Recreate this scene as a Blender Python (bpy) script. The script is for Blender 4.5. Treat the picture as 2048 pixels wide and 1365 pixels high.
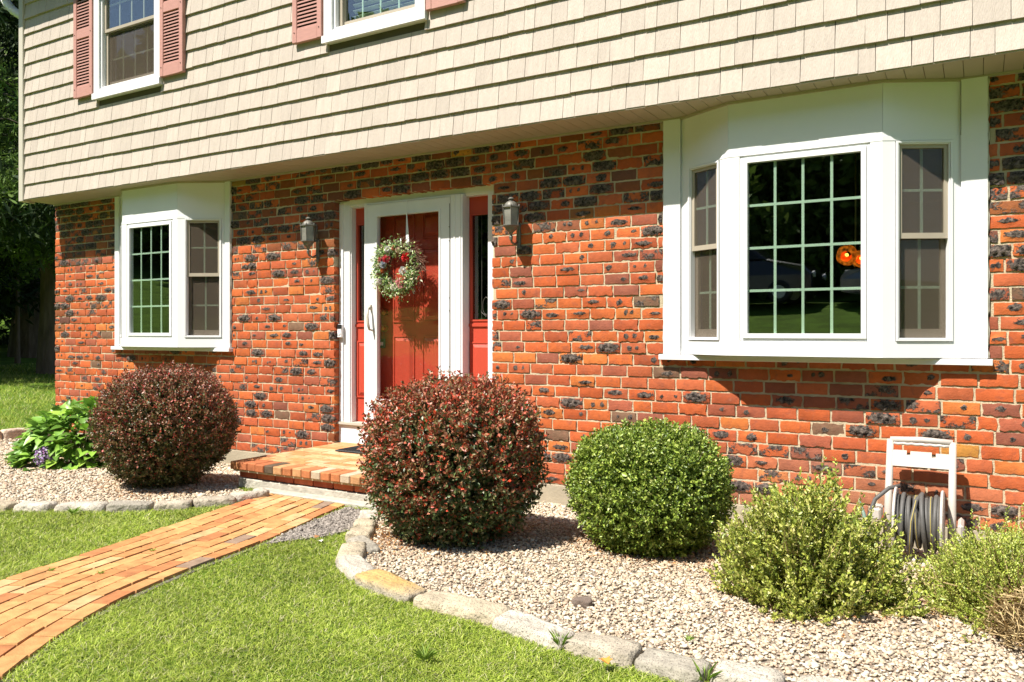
import bpy, math, random
import numpy as np
from mathutils import Vector, Matrix

# ------------------------------------------------------------------ camera, light, world
sc = bpy.context.scene
for o in list(bpy.data.objects):
    bpy.data.objects.remove(o, do_unlink=True)
COL = sc.collection
TH = math.atan(1600 / 2735.0)
cam = bpy.data.cameras.new("camera")
camo = bpy.data.objects.new("camera", cam)
COL.objects.link(camo)
camo.location = (0, -5.6, 1.40)
camo.rotation_euler = (math.radians(90), 0, TH)
cam.sensor_width = 36
cam.lens = 1600 / 2048 * 36
cam.shift_y = -18.5 / 2048
cam.clip_start = 0.05
cam.clip_end = 500
sc.camera = camo

SUN_FROM = Vector((-0.40, -1.0, 1.62)).normalized()
sun = bpy.data.lights.new("sun", 'SUN')
sun.energy = 5.0
sun.angle = math.radians(0.5)
sun.color = (1.0, 0.95, 0.87)
suno = bpy.data.objects.new("sun", sun)
COL.objects.link(suno)
suno.location = (-10, -25, 40)
suno.rotation_euler = SUN_FROM.to_track_quat('Z', 'Y').to_euler()

w = bpy.data.worlds.new("World")
sc.world = w
w.use_nodes = True
wn = w.node_tree
sky = wn.nodes.new("ShaderNodeTexSky")
sky.sky_type = 'NISHITA'
sky.sun_disc = False
sky.sun_elevation = math.asin(SUN_FROM.z)
sky.sun_rotation = math.atan2(SUN_FROM.x, SUN_FROM.y)
sky.air_density = 1.0
sky.dust_density = 0.6
wn.links.new(sky.outputs[0], wn.nodes["Background"].inputs[0])
wn.nodes["Background"].inputs[1].default_value = 0.085
sc.view_settings.view_transform = 'Standard'
sc.view_settings.look = 'None'
sc.view_settings.exposure = 0.97
sc.view_settings.gamma = 1.0

rng = np.random.default_rng(11)
random.seed(5)

# ------------------------------------------------------------------ materials
def lnk(nt, a, b):
    nt.links.new(a, b)

def M(name, col=(0.5, 0.5, 0.5), rough=0.6, var=0.12, vs=6.0, bump=0.0, bs=80.0, metal=0.0,
      attr=False, spec=0.5, stretch=None, translucent=0.0, speck=None, coat=0.0):
    m = bpy.data.materials.new(name)
    m.use_nodes = True
    nt = m.node_tree
    N = nt.nodes
    p = N["Principled BSDF"]
    p.inputs["Roughness"].default_value = rough
    p.inputs["Metallic"].default_value = metal
    p.inputs["Specular IOR Level"].default_value = spec
    if coat:
        p.inputs["Coat Weight"].default_value = coat
        p.inputs["Coat Roughness"].default_value = 0.1
    tc = N.new("ShaderNodeTexCoord")
    mp = N.new("ShaderNodeMapping")
    lnk(nt, tc.outputs["Object"], mp.inputs["Vector"])
    if stretch:
        mp.inputs["Scale"].default_value = stretch
    nz = N.new("ShaderNodeTexNoise")
    nz.inputs["Scale"].default_value = vs
    nz.inputs["Detail"].default_value = 6
    lnk(nt, mp.outputs[0], nz.inputs["Vector"])
    mr = N.new("ShaderNodeMapRange")
    mr.inputs["From Min"].default_value = 0.25
    mr.inputs["From Max"].default_value = 0.75
    mr.inputs["To Min"].default_value = 1 - var
    mr.inputs["To Max"].default_value = 1 + var
    lnk(nt, nz.outputs["Fac"], mr.inputs["Value"])
    mul = N.new("ShaderNodeVectorMath")
    mul.operation = 'SCALE'
    if attr:
        a = N.new("ShaderNodeAttribute")
        a.attribute_name = "col"
        src = a.outputs["Color"]
    else:
        c = N.new("ShaderNodeRGB")
        c.outputs[0].default_value = (*col, 1)
        src = c.outputs[0]
    if speck:
        sn = N.new("ShaderNodeTexNoise")
        sn.inputs["Scale"].default_value = speck[0]
        sn.inputs["Detail"].default_value = 3
        lnk(nt, mp.outputs[0], sn.inputs["Vector"])
        sr = N.new("ShaderNodeMapRange")
        sr.inputs["From Min"].default_value = speck[1]
        sr.inputs["From Max"].default_value = speck[1] + 0.06
        lnk(nt, sn.outputs["Fac"], sr.inputs["Value"])
        mx = N.new("ShaderNodeMix")
        mx.data_type = 'RGBA'
        lnk(nt, sr.outputs[0], mx.inputs["Factor"])
        lnk(nt, src, mx.inputs["A"])
        mx.inputs["B"].default_value = (*speck[2], 1)
        src = mx.outputs["Result"]
    lnk(nt, src, mul.inputs[0])
    lnk(nt, mr.outputs[0], mul.inputs["Scale"])
    lnk(nt, mul.outputs[0], p.inputs["Base Color"])
    if bump:
        bn = N.new("ShaderNodeTexNoise")
        bn.inputs["Scale"].default_value = bs
        bn.inputs["Detail"].default_value = 5
        lnk(nt, mp.outputs[0], bn.inputs["Vector"])
        b = N.new("ShaderNodeBump")
        b.inputs["Strength"].default_value = 1.0
        b.inputs["Distance"].default_value = bump
        lnk(nt, bn.outputs["Fac"], b.inputs["Height"])
        lnk(nt, b.outputs[0], p.inputs["Normal"])
    if translucent:
        tr = N.new("ShaderNodeBsdfTranslucent")
        lnk(nt, mul.outputs[0], tr.inputs["Color"])
        ms = N.new("ShaderNodeMixShader")
        ms.inputs[0].default_value = translucent
        lnk(nt, p.outputs[0], ms.inputs[1])
        lnk(nt, tr.outputs[0], ms.inputs[2])
        lnk(nt, ms.outputs[0], N["Material Output"].inputs["Surface"])
    return m

def M_glass(name, tint=(0.9, 0.95, 0.92), boost=3.4):
    m = bpy.data.materials.new(name)
    m.use_nodes = True
    nt = m.node_tree
    N = nt.nodes
    N.remove(N["Principled BSDF"])
    g = N.new("ShaderNodeNewGeometry")
    d = N.new("ShaderNodeVectorMath"); d.operation = 'DOT_PRODUCT'
    lnk(nt, g.outputs["Normal"], d.inputs[0]); lnk(nt, g.outputs["Incoming"], d.inputs[1])
    ab = N.new("ShaderNodeMath"); ab.operation = 'ABSOLUTE'
    lnk(nt, d.outputs["Value"], ab.inputs[0])
    om = N.new("ShaderNodeMath"); om.operation = 'SUBTRACT'; om.inputs[0].default_value = 1
    lnk(nt, ab.outputs[0], om.inputs[1])
    pw = N.new("ShaderNodeMath"); pw.operation = 'POWER'; pw.inputs[1].default_value = 5
    lnk(nt, om.outputs[0], pw.inputs[0])
    ml = N.new("ShaderNodeMath"); ml.operation = 'MULTIPLY_ADD'
    ml.inputs[1].default_value = 0.9; ml.inputs[2].default_value = 0.045 * boost
    lnk(nt, pw.outputs[0], ml.inputs[0]); ml.use_clamp = True
    t = N.new("ShaderNodeBsdfTransparent"); t.inputs[0].default_value = (*tint, 1)
    gl = N.new("ShaderNodeBsdfGlossy"); gl.inputs["Roughness"].default_value = 0.004
    ms = N.new("ShaderNodeMixShader")
    lnk(nt, ml.outputs[0], ms.inputs[0]); lnk(nt, t.outputs[0], ms.inputs[1]); lnk(nt, gl.outputs[0], ms.inputs[2])
    lnk(nt, ms.outputs[0], N["Material Output"].inputs["Surface"])
    return m

def M_screen(name, col, open_=0.45):
    m = bpy.data.materials.new(name)
    m.use_nodes = True
    nt = m.node_tree
    N = nt.nodes
    N.remove(N["Principled BSDF"])
    tc = N.new("ShaderNodeTexCoord")
    nz = N.new("ShaderNodeTexNoise"); nz.inputs["Scale"].default_value = 160; nz.inputs["Detail"].default_value = 2
    lnk(nt, tc.outputs["Object"], nz.inputs["Vector"])
    mr = N.new("ShaderNodeMapRange"); mr.inputs["To Min"].default_value = 1 - open_ - 0.13; mr.inputs["To Max"].default_value = 1 - open_ + 0.13
    lnk(nt, nz.outputs["Fac"], mr.inputs["Value"])
    t = N.new("ShaderNodeBsdfTransparent")
    d = N.new("ShaderNodeBsdfDiffuse"); d.inputs[0].default_value = (*col, 1)
    ms = N.new("ShaderNodeMixShader")
    lnk(nt, mr.outputs[0], ms.inputs[0]); lnk(nt, t.outputs[0], ms.inputs[1]); lnk(nt, d.outputs[0], ms.inputs[2])
    lnk(nt, ms.outputs[0], N["Material Output"].inputs["Surface"])
    return m

def M_brick():
    m = M("clinker_brick", attr=True, rough=0.82, var=0.14, vs=26, spec=0.22)
    nt = m.node_tree
    N = nt.nodes
    p = N["Principled BSDF"]
    tc = [n for n in N if n.type == 'TEX_COORD'][0]
    mul = [n for n in N if n.type == 'VECT_MATH'][0]
    def noise(sc_, det=5, rg=0.6, dist=0.0):
        q = N.new("ShaderNodeTexNoise"); q.inputs["Scale"].default_value = sc_; q.inputs["Detail"].default_value = det
        q.inputs["Roughness"].default_value = rg; q.inputs["Distortion"].default_value = dist
        lnk(nt, tc.outputs["Object"], q.inputs["Vector"]); return q
    def rng_(src, a, b, c=0.0, d=1.0):
        q = N.new("ShaderNodeMapRange")
        for k_, v_ in (("From Min", a), ("From Max", b), ("To Min", c), ("To Max", d)): q.inputs[k_].default_value = v_
        lnk(nt, src, q.inputs["Value"]); return q
    def mix(fac, A, B):
        q = N.new("ShaderNodeMix"); q.data_type = 'RGBA'
        lnk(nt, fac, q.inputs["Factor"]); lnk(nt, A, q.inputs["A"])
        if isinstance(B, tuple): q.inputs["B"].default_value = (*B, 1)
        else: lnk(nt, B, q.inputs["B"])
        return q.outputs["Result"]
    # fired skin: brown purple and pale bloom drifting over the red
    c1 = mix(rng_(noise(16, 6, 0.65, 0.6).outputs["Fac"], 0.52, 0.78, 0, 0.75).outputs[0], mul.outputs[0], (0.20, 0.070, 0.048))
    c2 = mix(rng_(noise(34, 6, 0.7).outputs["Fac"], 0.58, 0.80, 0, 0.55).outputs[0], c1, (0.50, 0.215, 0.12))
    # dark glazed lumps with ragged outline
    a = N.new("ShaderNodeAttribute"); a.attribute_name = "dark"
    n1 = noise(38, 6, 0.62, 0.8)
    ad = N.new("ShaderNodeMath"); ad.operation = 'MULTIPLY_ADD'
    ad.inputs[1].default_value = 1.5; lnk(nt, n1.outputs["Fac"], ad.inputs[0]); lnk(nt, a.outputs["Fac"], ad.inputs[2])
    mr = rng_(ad.outputs[0], 1.10, 1.24)
    cr = N.new("ShaderNodeValToRGB")
    cr.color_ramp.elements[0].color = (0.012, 0.010, 0.010, 1); cr.color_ramp.elements[0].position = 0.36
    cr.color_ramp.elements[1].color = (0.21, 0.165, 0.135, 1); cr.color_ramp.elements[1].position = 0.70
    e_ = cr.color_ramp.elements.new(0.5); e_.color = (0.085, 0.066, 0.055, 1)
    lnk(nt, noise(52, 5, 0.6, 0.4).outputs["Fac"], cr.inputs[0])
    c3 = mix(mr.outputs[0], c2, cr.outputs[0])
    lnk(nt, c3, p.inputs["Base Color"])
    bn = noise(95, 7, 0.62)
    bh = N.new("ShaderNodeMath"); bh.operation = 'MULTIPLY'
    sc_ = N.new("ShaderNodeMath"); sc_.operation = 'MULTIPLY_ADD'; sc_.inputs[1].default_value = 1.2; sc_.inputs[2].default_value = 0.7
    lnk(nt, mr.outputs[0], sc_.inputs[0]); lnk(nt, bn.outputs["Fac"], bh.inputs[0]); lnk(nt, sc_.outputs[0], bh.inputs[1])
    b = N.new("ShaderNodeBump"); b.inputs["Distance"].default_value = 0.0042; b.inputs["Strength"].default_value = 1.0
    lnk(nt, bh.outputs[0], b.inputs["Height"]); lnk(nt, b.outputs[0], p.inputs["Normal"])
    return m

def M_emit(name, col, s):
    m = bpy.data.materials.new(name)
    m.use_nodes = True
    p = m.node_tree.nodes["Principled BSDF"]
    p.inputs["Base Color"].default_value = (*col, 1)
    p.inputs["Emission Color"].default_value = (*col, 1)
    p.inputs["Emission Strength"].default_value = s
    return m

m_brick = M_brick()
m_mortar = M("mortar", (0.50, 0.415, 0.28), 0.95, 0.16, 9, 0.005, 120, spec=0.1)
m_concrete = M("foundation_concrete", (0.370, 0.318, 0.229), 0.9, 0.14, 5, 0.003, 60, spec=0.15)
m_shake = M("cedar_shake_vinyl", attr=True, rough=0.62, var=0.085, vs=5, bump=0.0035, bs=30, stretch=(7, 7, 0.8), spec=0.3)
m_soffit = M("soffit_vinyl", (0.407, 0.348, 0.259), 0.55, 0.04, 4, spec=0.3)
m_gap = M("shadow_gap", (0.10, 0.085, 0.06), 0.9)
m_white = M("white_vinyl", (0.74, 0.735, 0.735), 0.42, 0.02, 3, spec=0.4)
m_whiteal = M("white_aluminium", (0.72, 0.72, 0.72), 0.35, 0.03, 7, spec=0.45)
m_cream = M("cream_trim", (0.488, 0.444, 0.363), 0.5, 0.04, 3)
m_tan = M("tan_sash", (0.370, 0.318, 0.244), 0.5, 0.05, 8)
m_grille = M("pale_green_grille", (0.60, 0.70, 0.58), 0.5, 0.03, 3)

m_glass = M_glass("window_glass")
m_glassd = M_glass("storm_glass", (0.97, 0.97, 0.96), boost=1.15)
m_glass2 = M_glass("side_window_glass", boost=1.5)
m_leaded = M_glass("leaded_glass", (0.55, 0.62, 0.58), 4.2)
m_screen = M_screen("insect_screen", (0.125, 0.10, 0.075), 0.68)
m_red = M("red_door_paint", (0.46, 0.062, 0.034), 0.45, 0.06, 6, 0.0006, 40, stretch=(3, 3, 0.5), spec=0.35)
m_shutter = M("salmon_shutter", (0.45, 0.225, 0.185), 0.6, 0.08, 14, 0.001, 60, stretch=(1, 1, 5))
m_shback = M("shutter_back", (0.06, 0.025, 0.02), 0.8)
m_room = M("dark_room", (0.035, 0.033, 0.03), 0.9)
m_curtain = M("curtain", (0.35, 0.33, 0.27), 0.9)
m_blind = M("blind_slat", (0.459, 0.518, 0.474), 0.5)
m_brass = M("brass", (0.65, 0.42, 0.14), 0.3, metal=1.0)
m_black = M("black_plastic", (0.015, 0.015, 0.016), 0.4)
m_pewter = M("weathered_metal", (0.148, 0.141, 0.118), 0.55, 0.25, 30, 0.001, 90, metal=0.35)
m_lglass = M("frosted_lantern_glass", (0.200, 0.192, 0.163), 0.25, 0.35, 14, spec=0.7)
m_stone = M("granite_edging", attr=True, rough=0.9, var=0.28, vs=11, bump=0.016, bs=34, speck=(160, 0.57, (0.148, 0.126, 0.104)), spec=0.2)
m_pebble = M("pebble", attr=True, rough=0.85, var=0.14, vs=40, spec=0.2)
m_gravel = M("gravel_base", (0.260, 0.211, 0.161), 0.95, 0.35, 45, 0.012, 55, spec=0.1)
m_leaf = M("leaf", attr=True, rough=0.42, var=0.10, vs=25, translucent=0.20, spec=0.5)
m_leafm = M("matte_leaf", attr=True, rough=0.7, var=0.2, vs=3, translucent=0.25, spec=0.2)
m_grass = M("grass_blade", attr=True, rough=0.55, var=0.25, vs=2.2, translucent=0.30, spec=0.25)
m_lawn = M("lawn_soil", (0.10, 0.175, 0.02), 0.95, 0.40, 1.6, 0.03, 60, spec=0.1)
m_bark = M("bark", (0.13, 0.10, 0.075), 0.95, 0.35, 7, 0.03, 18, stretch=(1, 1, 0.25), spec=0.1)
m_twig = M("dry_twig", (0.42, 0.31, 0.15), 0.9, 0.25, 20)
m_paver = M("paver", attr=True, rough=0.85, var=0.26, vs=19, bump=0.0025, bs=130, spec=0.2)
m_soil = M("grey_soil", (0.148, 0.130, 0.111), 0.95, 0.4, 30, 0.02, 45, spec=0.1)
m_plast = M("cream_plastic", (0.50, 0.455, 0.40), 0.45, 0.05, 10)
m_hose = M("grey_hose", (0.085, 0.081, 0.074), 0.6, 0.15, 40, 0.0006, 200)
m_hosey = M("yellow_stripe", (0.370, 0.296, 0.081), 0.6, 0.1, 40)
m_hoseg = M("green_hose", (0.148, 0.222, 0.178), 0.5, 0.15, 40)
m_road = M("asphalt", (0.06, 0.06, 0.06), 0.9, 0.2, 3, 0.005, 80)
m_roof = M("asphalt_shingle", (0.09, 0.085, 0.08), 0.95, 0.3, 12, 0.006, 60)
m_mat = M("door_mat_rubber", (0.03, 0.03, 0.03), 0.8, 0.2, 40)
m_amber = M_emit("amber_shade", (0.80, 0.17, 0.01), 0.32)
_nt = m_amber.node_tree
_tc = _nt.nodes.new("ShaderNodeTexCoord"); _wv = _nt.nodes.new("ShaderNodeTexNoise"); _wv.inputs["Scale"].default_value = 45
_mr = _nt.nodes.new("ShaderNodeMapRange"); _mr.inputs["From Min"].default_value = 0.35; _mr.inputs["From Max"].default_value = 0.7; _mr.inputs["To Min"].default_value = 0.03; _mr.inputs["To Max"].default_value = 0.55
lnk(_nt, _tc.outputs["Object"], _wv.inputs["Vector"]); lnk(_nt, _wv.outputs["Fac"], _mr.inputs["Value"])
lnk(_nt, _mr.outputs[0], _nt.nodes["Principled BSDF"].inputs["Emission Strength"])
m_bulb = M_emit("bulb", (1.0, 0.50, 0.08), 2.2)
m_petal = M("petal", attr=True, rough=0.6, var=0.1, vs=60, translucent=0.2, spec=0.3)

# ------------------------------------------------------------------ mesh helpers
class MB:
    def __init__(s):
        s.v = []; s.f = []; s.c = []
    def quadpts(s, pts, faces, col=None):
        b = len(s.v)
        s.v += [tuple(p) for p in pts]
        for f in faces:
            s.f.append(tuple(b + i for i in f))
        if col is not None:
            s.c += [col] * len(pts)
        return s
    BOX = [(0, 3, 2, 1), (4, 5, 6, 7), (0, 1, 5, 4), (1, 2, 6, 5), (2, 3, 7, 6), (3, 0, 4, 7)]
    def box(s, x0, x1, y0, y1, z0, z1, col=None):
        p = [(x0, y0, z0), (x1, y0, z0), (x1, y1, z0), (x0, y1, z0), (x0, y0, z1), (x1, y0, z1), (x1, y1, z1), (x0, y1, z1)]
        return s.quadpts(p, MB.BOX, col)
    def bbox(s, x0, x1, y0, y1, z0, z1, b=0.004, col=None):
        """box with chamfered edges (convex hull of three inset boxes as one closed skin)"""
        P = []
        for sx in (0, 1):
            for sy in (0, 1):
                for sz in (0, 1):
                    X = (x0, x1)[sx]; Y = (y0, y1)[sy]; Z = (z0, z1)[sz]
                    dx = b if sx == 0 else -b; dy = b if sy == 0 else -b; dz = b if sz == 0 else -b
                    P += [(X, Y + dy, Z + dz), (X + dx, Y, Z + dz), (X + dx, Y + dy, Z)]
        def k(sx, sy, sz, a): return (sx * 4 + sy * 2 + sz) * 3 + a
        F = []
        for q in (0, 1):
            for a in range(3):
                o1, o2 = [i for i in range(3) if i != a]
                ring = []
                for (u, v) in ((0, 0), (1, 0), (1, 1), (0, 1)):
                    ss = [0, 0, 0]; ss[a] = q; ss[o1] = u; ss[o2] = v
                    ring.append(k(*ss, a))
                F.append(tuple(ring))
        for a in range(3):
            o1, o2 = [i for i in range(3) if i != a]
            for u in (0, 1):
                for v in (0, 1):
                    r = []
                    for q, order in ((0, (o1, o2)), (1, (o2, o1))):
                        ss = [0, 0, 0]; ss[a] = q; ss[o1] = u; ss[o2] = v
                        r += [k(*ss, order[0]), k(*ss, order[1])]
                    F.append(tuple(r))
        for sx in (0, 1):
            for sy in (0, 1):
                for sz in (0, 1):
                    F.append((k(sx, sy, sz, 0), k(sx, sy, sz, 1), k(sx, sy, sz, 2)))
        return s.quadpts(P, F, col)
    def tube(s, pts, r, n=8, cap=True, col=None):
        pts = [Vector(p) for p in pts]
        R = r if hasattr(r, '__len__') else [r] * len(pts)
        rings = []
        up = None
        b = len(s.v)
        for i, p in enumerate(pts):
            t = (pts[min(i + 1, len(pts) - 1)] - pts[max(i - 1, 0)]).normalized()
            if up is None:
                up = Vector((0, 0, 1)) if abs(t.z) < 0.9 else Vector((1, 0, 0))
            a = t.cross(up).normalized(); up = a.cross(t).normalized()
            for k in range(n):
                an = 2 * math.pi * k / n
                s.v.append(tuple(p + (a * math.cos(an) + up * math.sin(an)) * R[i]))
                if col is not None: s.c.append(col)
        for i in range(len(pts) - 1):
            for k in range(n):
                s.f.append((b + i * n + k, b + i * n + (k + 1) % n, b + (i + 1) * n + (k + 1) % n, b + (i + 1) * n + k))
        if cap:
            s.f.append(tuple(b + k for k in range(n))[::-1])
            s.f.append(tuple(b + (len(pts) - 1) * n + k for k in range(n)))
        return s
    def lathe(s, cx, cy, prof, n=16, axis='Z', sx=1.0, rot=0.0, col=None):
        b = len(s.v)
        for (r, z) in prof:
            for k in range(n):
                an = 2 * math.pi * k / n + rot
                a, c = r * math.cos(an), r * math.sin(an)
                if axis == 'Z': s.v.append((cx + a * sx, cy + c, z))
                elif axis == 'Y': s.v.append((cx + a * sx, z, cy + c))
                else: s.v.append((z, cx + a, cy + c))
                if col is not None: s.c.append(col)
        for i in range(len(prof) - 1):
            for k in range(n):
                s.f.append((b + i * n + k, b + i * n + (k + 1) % n, b + (i + 1) * n + (k + 1) % n, b + (i + 1) * n + k))
        s.f.append(tuple(b + k for k in range(n))[::-1])
        s.f.append(tuple(b + (len(prof) - 1) * n + k for k in range(n)))
        return s
    def build(s, name, mat, parent=None, smooth=False, fix=True):
        me = bpy.data.meshes.new(name)
        me.from_pydata(s.v, [], s.f)
        if s.c:
            at = me.attributes.new("col", 'FLOAT_COLOR', 'POINT')
            at.data.foreach_set("color", np.array([(*c[:3], 1.0) for c in s.c], dtype=np.float32).ravel())
        if fix:
            import bmesh
            bm = bmesh.new(); bm.from_mesh(me)
            bmesh.ops.recalc_face_normals(bm, faces=bm.faces)
            bm.to_mesh(me); bm.free()
        if smooth:
            me.polygons.foreach_set("use_smooth", [True] * len(me.polygons))
        me.materials.append(mat)
        return put(name, me, parent)

class Face:
    """boxes in a vertical face's own frame: u along, n outward, z up"""
    def __init__(s, org, ud):
        s.o = Vector((*org, 0)); s.u = Vector((*ud, 0)).normalized(); s.n = Vector((s.u.y, -s.u.x, 0))
    def P(s, u, n, z):
        p = s.o + s.u * u + s.n * n
        return (p.x, p.y, z)
    def box(s, mb, u0, u1, z0, z1, n0, n1, m0=0, m1=0, col=None):
        # m0/m1: extra u at outer depth (mitre)
        pts = [s.P(u0 - m0, n1, z0), s.P(u1 + m1, n1, z0), s.P(u1, n0, z0), s.P(u0, n0, z0),
               s.P(u0 - m0, n1, z1), s.P(u1 + m1, n1, z1), s.P(u1, n0, z1), s.P(u0, n0, z1)]
        mb.quadpts(pts, MB.BOX, col)
    def ring(s, mb, u0, u1, z0, z1, w, n0, n1, wb=None, wt=None, wr=None):
        wb = w if wb is None else wb; wt = w if wt is None else wt; wr = w if wr is None else wr
        s.box(mb, u0, u0 + w, z0, z1, n0, n1)
        s.box(mb, u1 - wr, u1, z0, z1, n0, n1)
        s.box(mb, u0 + w, u1 - wr, z0, z0 + wb, n0, n1)
        s.box(mb, u0 + w, u1 - wr, z1 - wt, z1, n0, n1)

def put(name, me, parent):
    o = bpy.data.objects.new(name, me)
    COL.objects.link(o)
    if parent is not None:
        o.parent = parent
        if parent.type == 'EMPTY':
            o.matrix_parent_inverse = Matrix.Translation(-Vector(parent.location))
    return o

def thing(name, label, cat, loc=(0, 0, 0), group=None):
    o = bpy.data.objects.new(name, None)
    COL.objects.link(o)
    o.location = loc
    o.empty_display_size = 0.1
    return tag(o, label, cat, group)

def tag(o, label=None, cat=None, group=None, kind=None):
    if label: o["label"] = label
    if cat: o["category"] = cat
    if group: o["group"] = group
    if kind: o["kind"] = kind
    return o

def npmesh(name, V, F, mat, parent=None, cols=None, smooth=False, extra=None):
    """V (n,3), F (m,k) uniform polygons, cols (n,3)"""
    me = bpy.data.meshes.new(name)
    V = np.asarray(V, dtype=np.float32); F = np.asarray(F, dtype=np.int32)
    k = F.shape[1]
    me.vertices.add(len(V)); me.vertices.foreach_set("co", V.ravel())
    me.loops.add(F.size); me.loops.foreach_set("vertex_index", F.ravel())
    me.polygons.add(len(F)); me.polygons.foreach_set("loop_start", np.arange(0, F.size, k, dtype=np.int32))
    me.update(calc_edges=True)
    if cols is not None:
        at = me.attributes.new("col", 'FLOAT_COLOR', 'POINT')
        C = np.ones((len(V), 4), dtype=np.float32); C[:, :3] = cols
        at.data.foreach_set("color", C.ravel())
    if extra:
        for kx, vals in extra.items():
            at = me.attributes.new(kx, 'FLOAT', 'POINT')
            at.data.foreach_set("value", np.asarray(vals, dtype=np.float32).ravel())
    if smooth:
        me.polygons.foreach_set("use_smooth", np.ones(len(F), dtype=bool))
    me.materials.append(mat)
    me.validate()
    return put(name, me, parent)

def sst(a, b, x):
    t = np.clip((x - a) / (b - a), 0, 1)
    return t * t * (3 - 2 * t)

def gz(x, y):
    """ground height"""
    x = np.asarray(x, float); y = np.asarray(y, float)
    z = 0.15 - 0.11 * sst(-1.25, -0.15, y) * sst(-10.2, -9.2, x)
    z = z + np.clip(-y - 7.0, 0, 13) * 0.165 + np.clip(-y - 24.0, 0, 60) * 0.13
    l = np.clip(-x - 17.5, 0, 200)
    z = z + l * 0.045 + np.clip(-x - 30, 0, 60) * 0.10
    z = z + 0.02 * np.sin(x * 1.7 + 1) * np.sin(y * 1.3) * sst(3.0, 6.0, np.abs(y))
    return z

def vnoise(P, freq, seed):
    """cheap smooth pseudo noise on (n,3) points, about -1..1"""
    r = np.random.default_rng(seed)
    out = np.zeros(len(P))
    for i in range(5):
        d = r.normal(size=3); d /= np.linalg.norm(d)
        d2 = r.normal(size=3); d2 /= np.linalg.norm(d2)
        f = freq * (1 + 0.45 * i)
        out += np.sin(P @ d * f + r.uniform(0, 6)) * np.cos(P @ d2 * f * 0.8 + r.uniform(0, 6)) / (1 + 0.35 * i)
    return out / 2.2

# ------------------------------------------------------------------ the house
XL, XR = -9.725, 1.6
ZB, ZS = 0.20, 2.945            # brick base, soffit
RH = 0.0864                     # course height
DX0, DX1, DZ1 = -5.20, -3.467, 2.619
QY = -0.40                      # face of the overhanging storey
house = thing("house", "two storey house with red clinker brick below and cream shake siding above", "house", (-4.5, 3.0, 0))
LB = (-8.511, -6.590)
RB = (-1.994, 0.044)
BZ = 1.225

def wall_boxes(mb, y0, y1, inset=0.0, zb=ZB, zt=ZS):
    xs = [XL + inset, LB[0] - inset, LB[1] + inset, DX0 - inset, DX1 + inset, RB[0] - inset, RB[1] + inset, XR - inset]
    for a, b in ((0, 1), (2, 3), (4, 5), (6, 7)):
        mb.box(xs[a], xs[b], y0, y1, zb, zt)
    mb.box(xs[1], xs[2], y0, y1, zb, BZ)
    mb.box(xs[5], xs[6], y0, y1, zb, BZ)
    mb.box(xs[3], xs[4], y0, y1, DZ1 + inset, zt)

mb = MB(); wall_boxes(mb, 0.0088, 0.22, 0.008)
mb.box(XL + 0.008, XL + 0.22, 0.22, 6.0, ZB, ZS)
mb.box(XR - 0.22, XR - 0.008, 0.22, 6.0, ZB, ZS)
mb.box(XL + 0.22, XR - 0.22, 5.8, 6.0, ZB, ZS)
mortar = mb.build("brick_wall", m_mortar, house)

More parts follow.
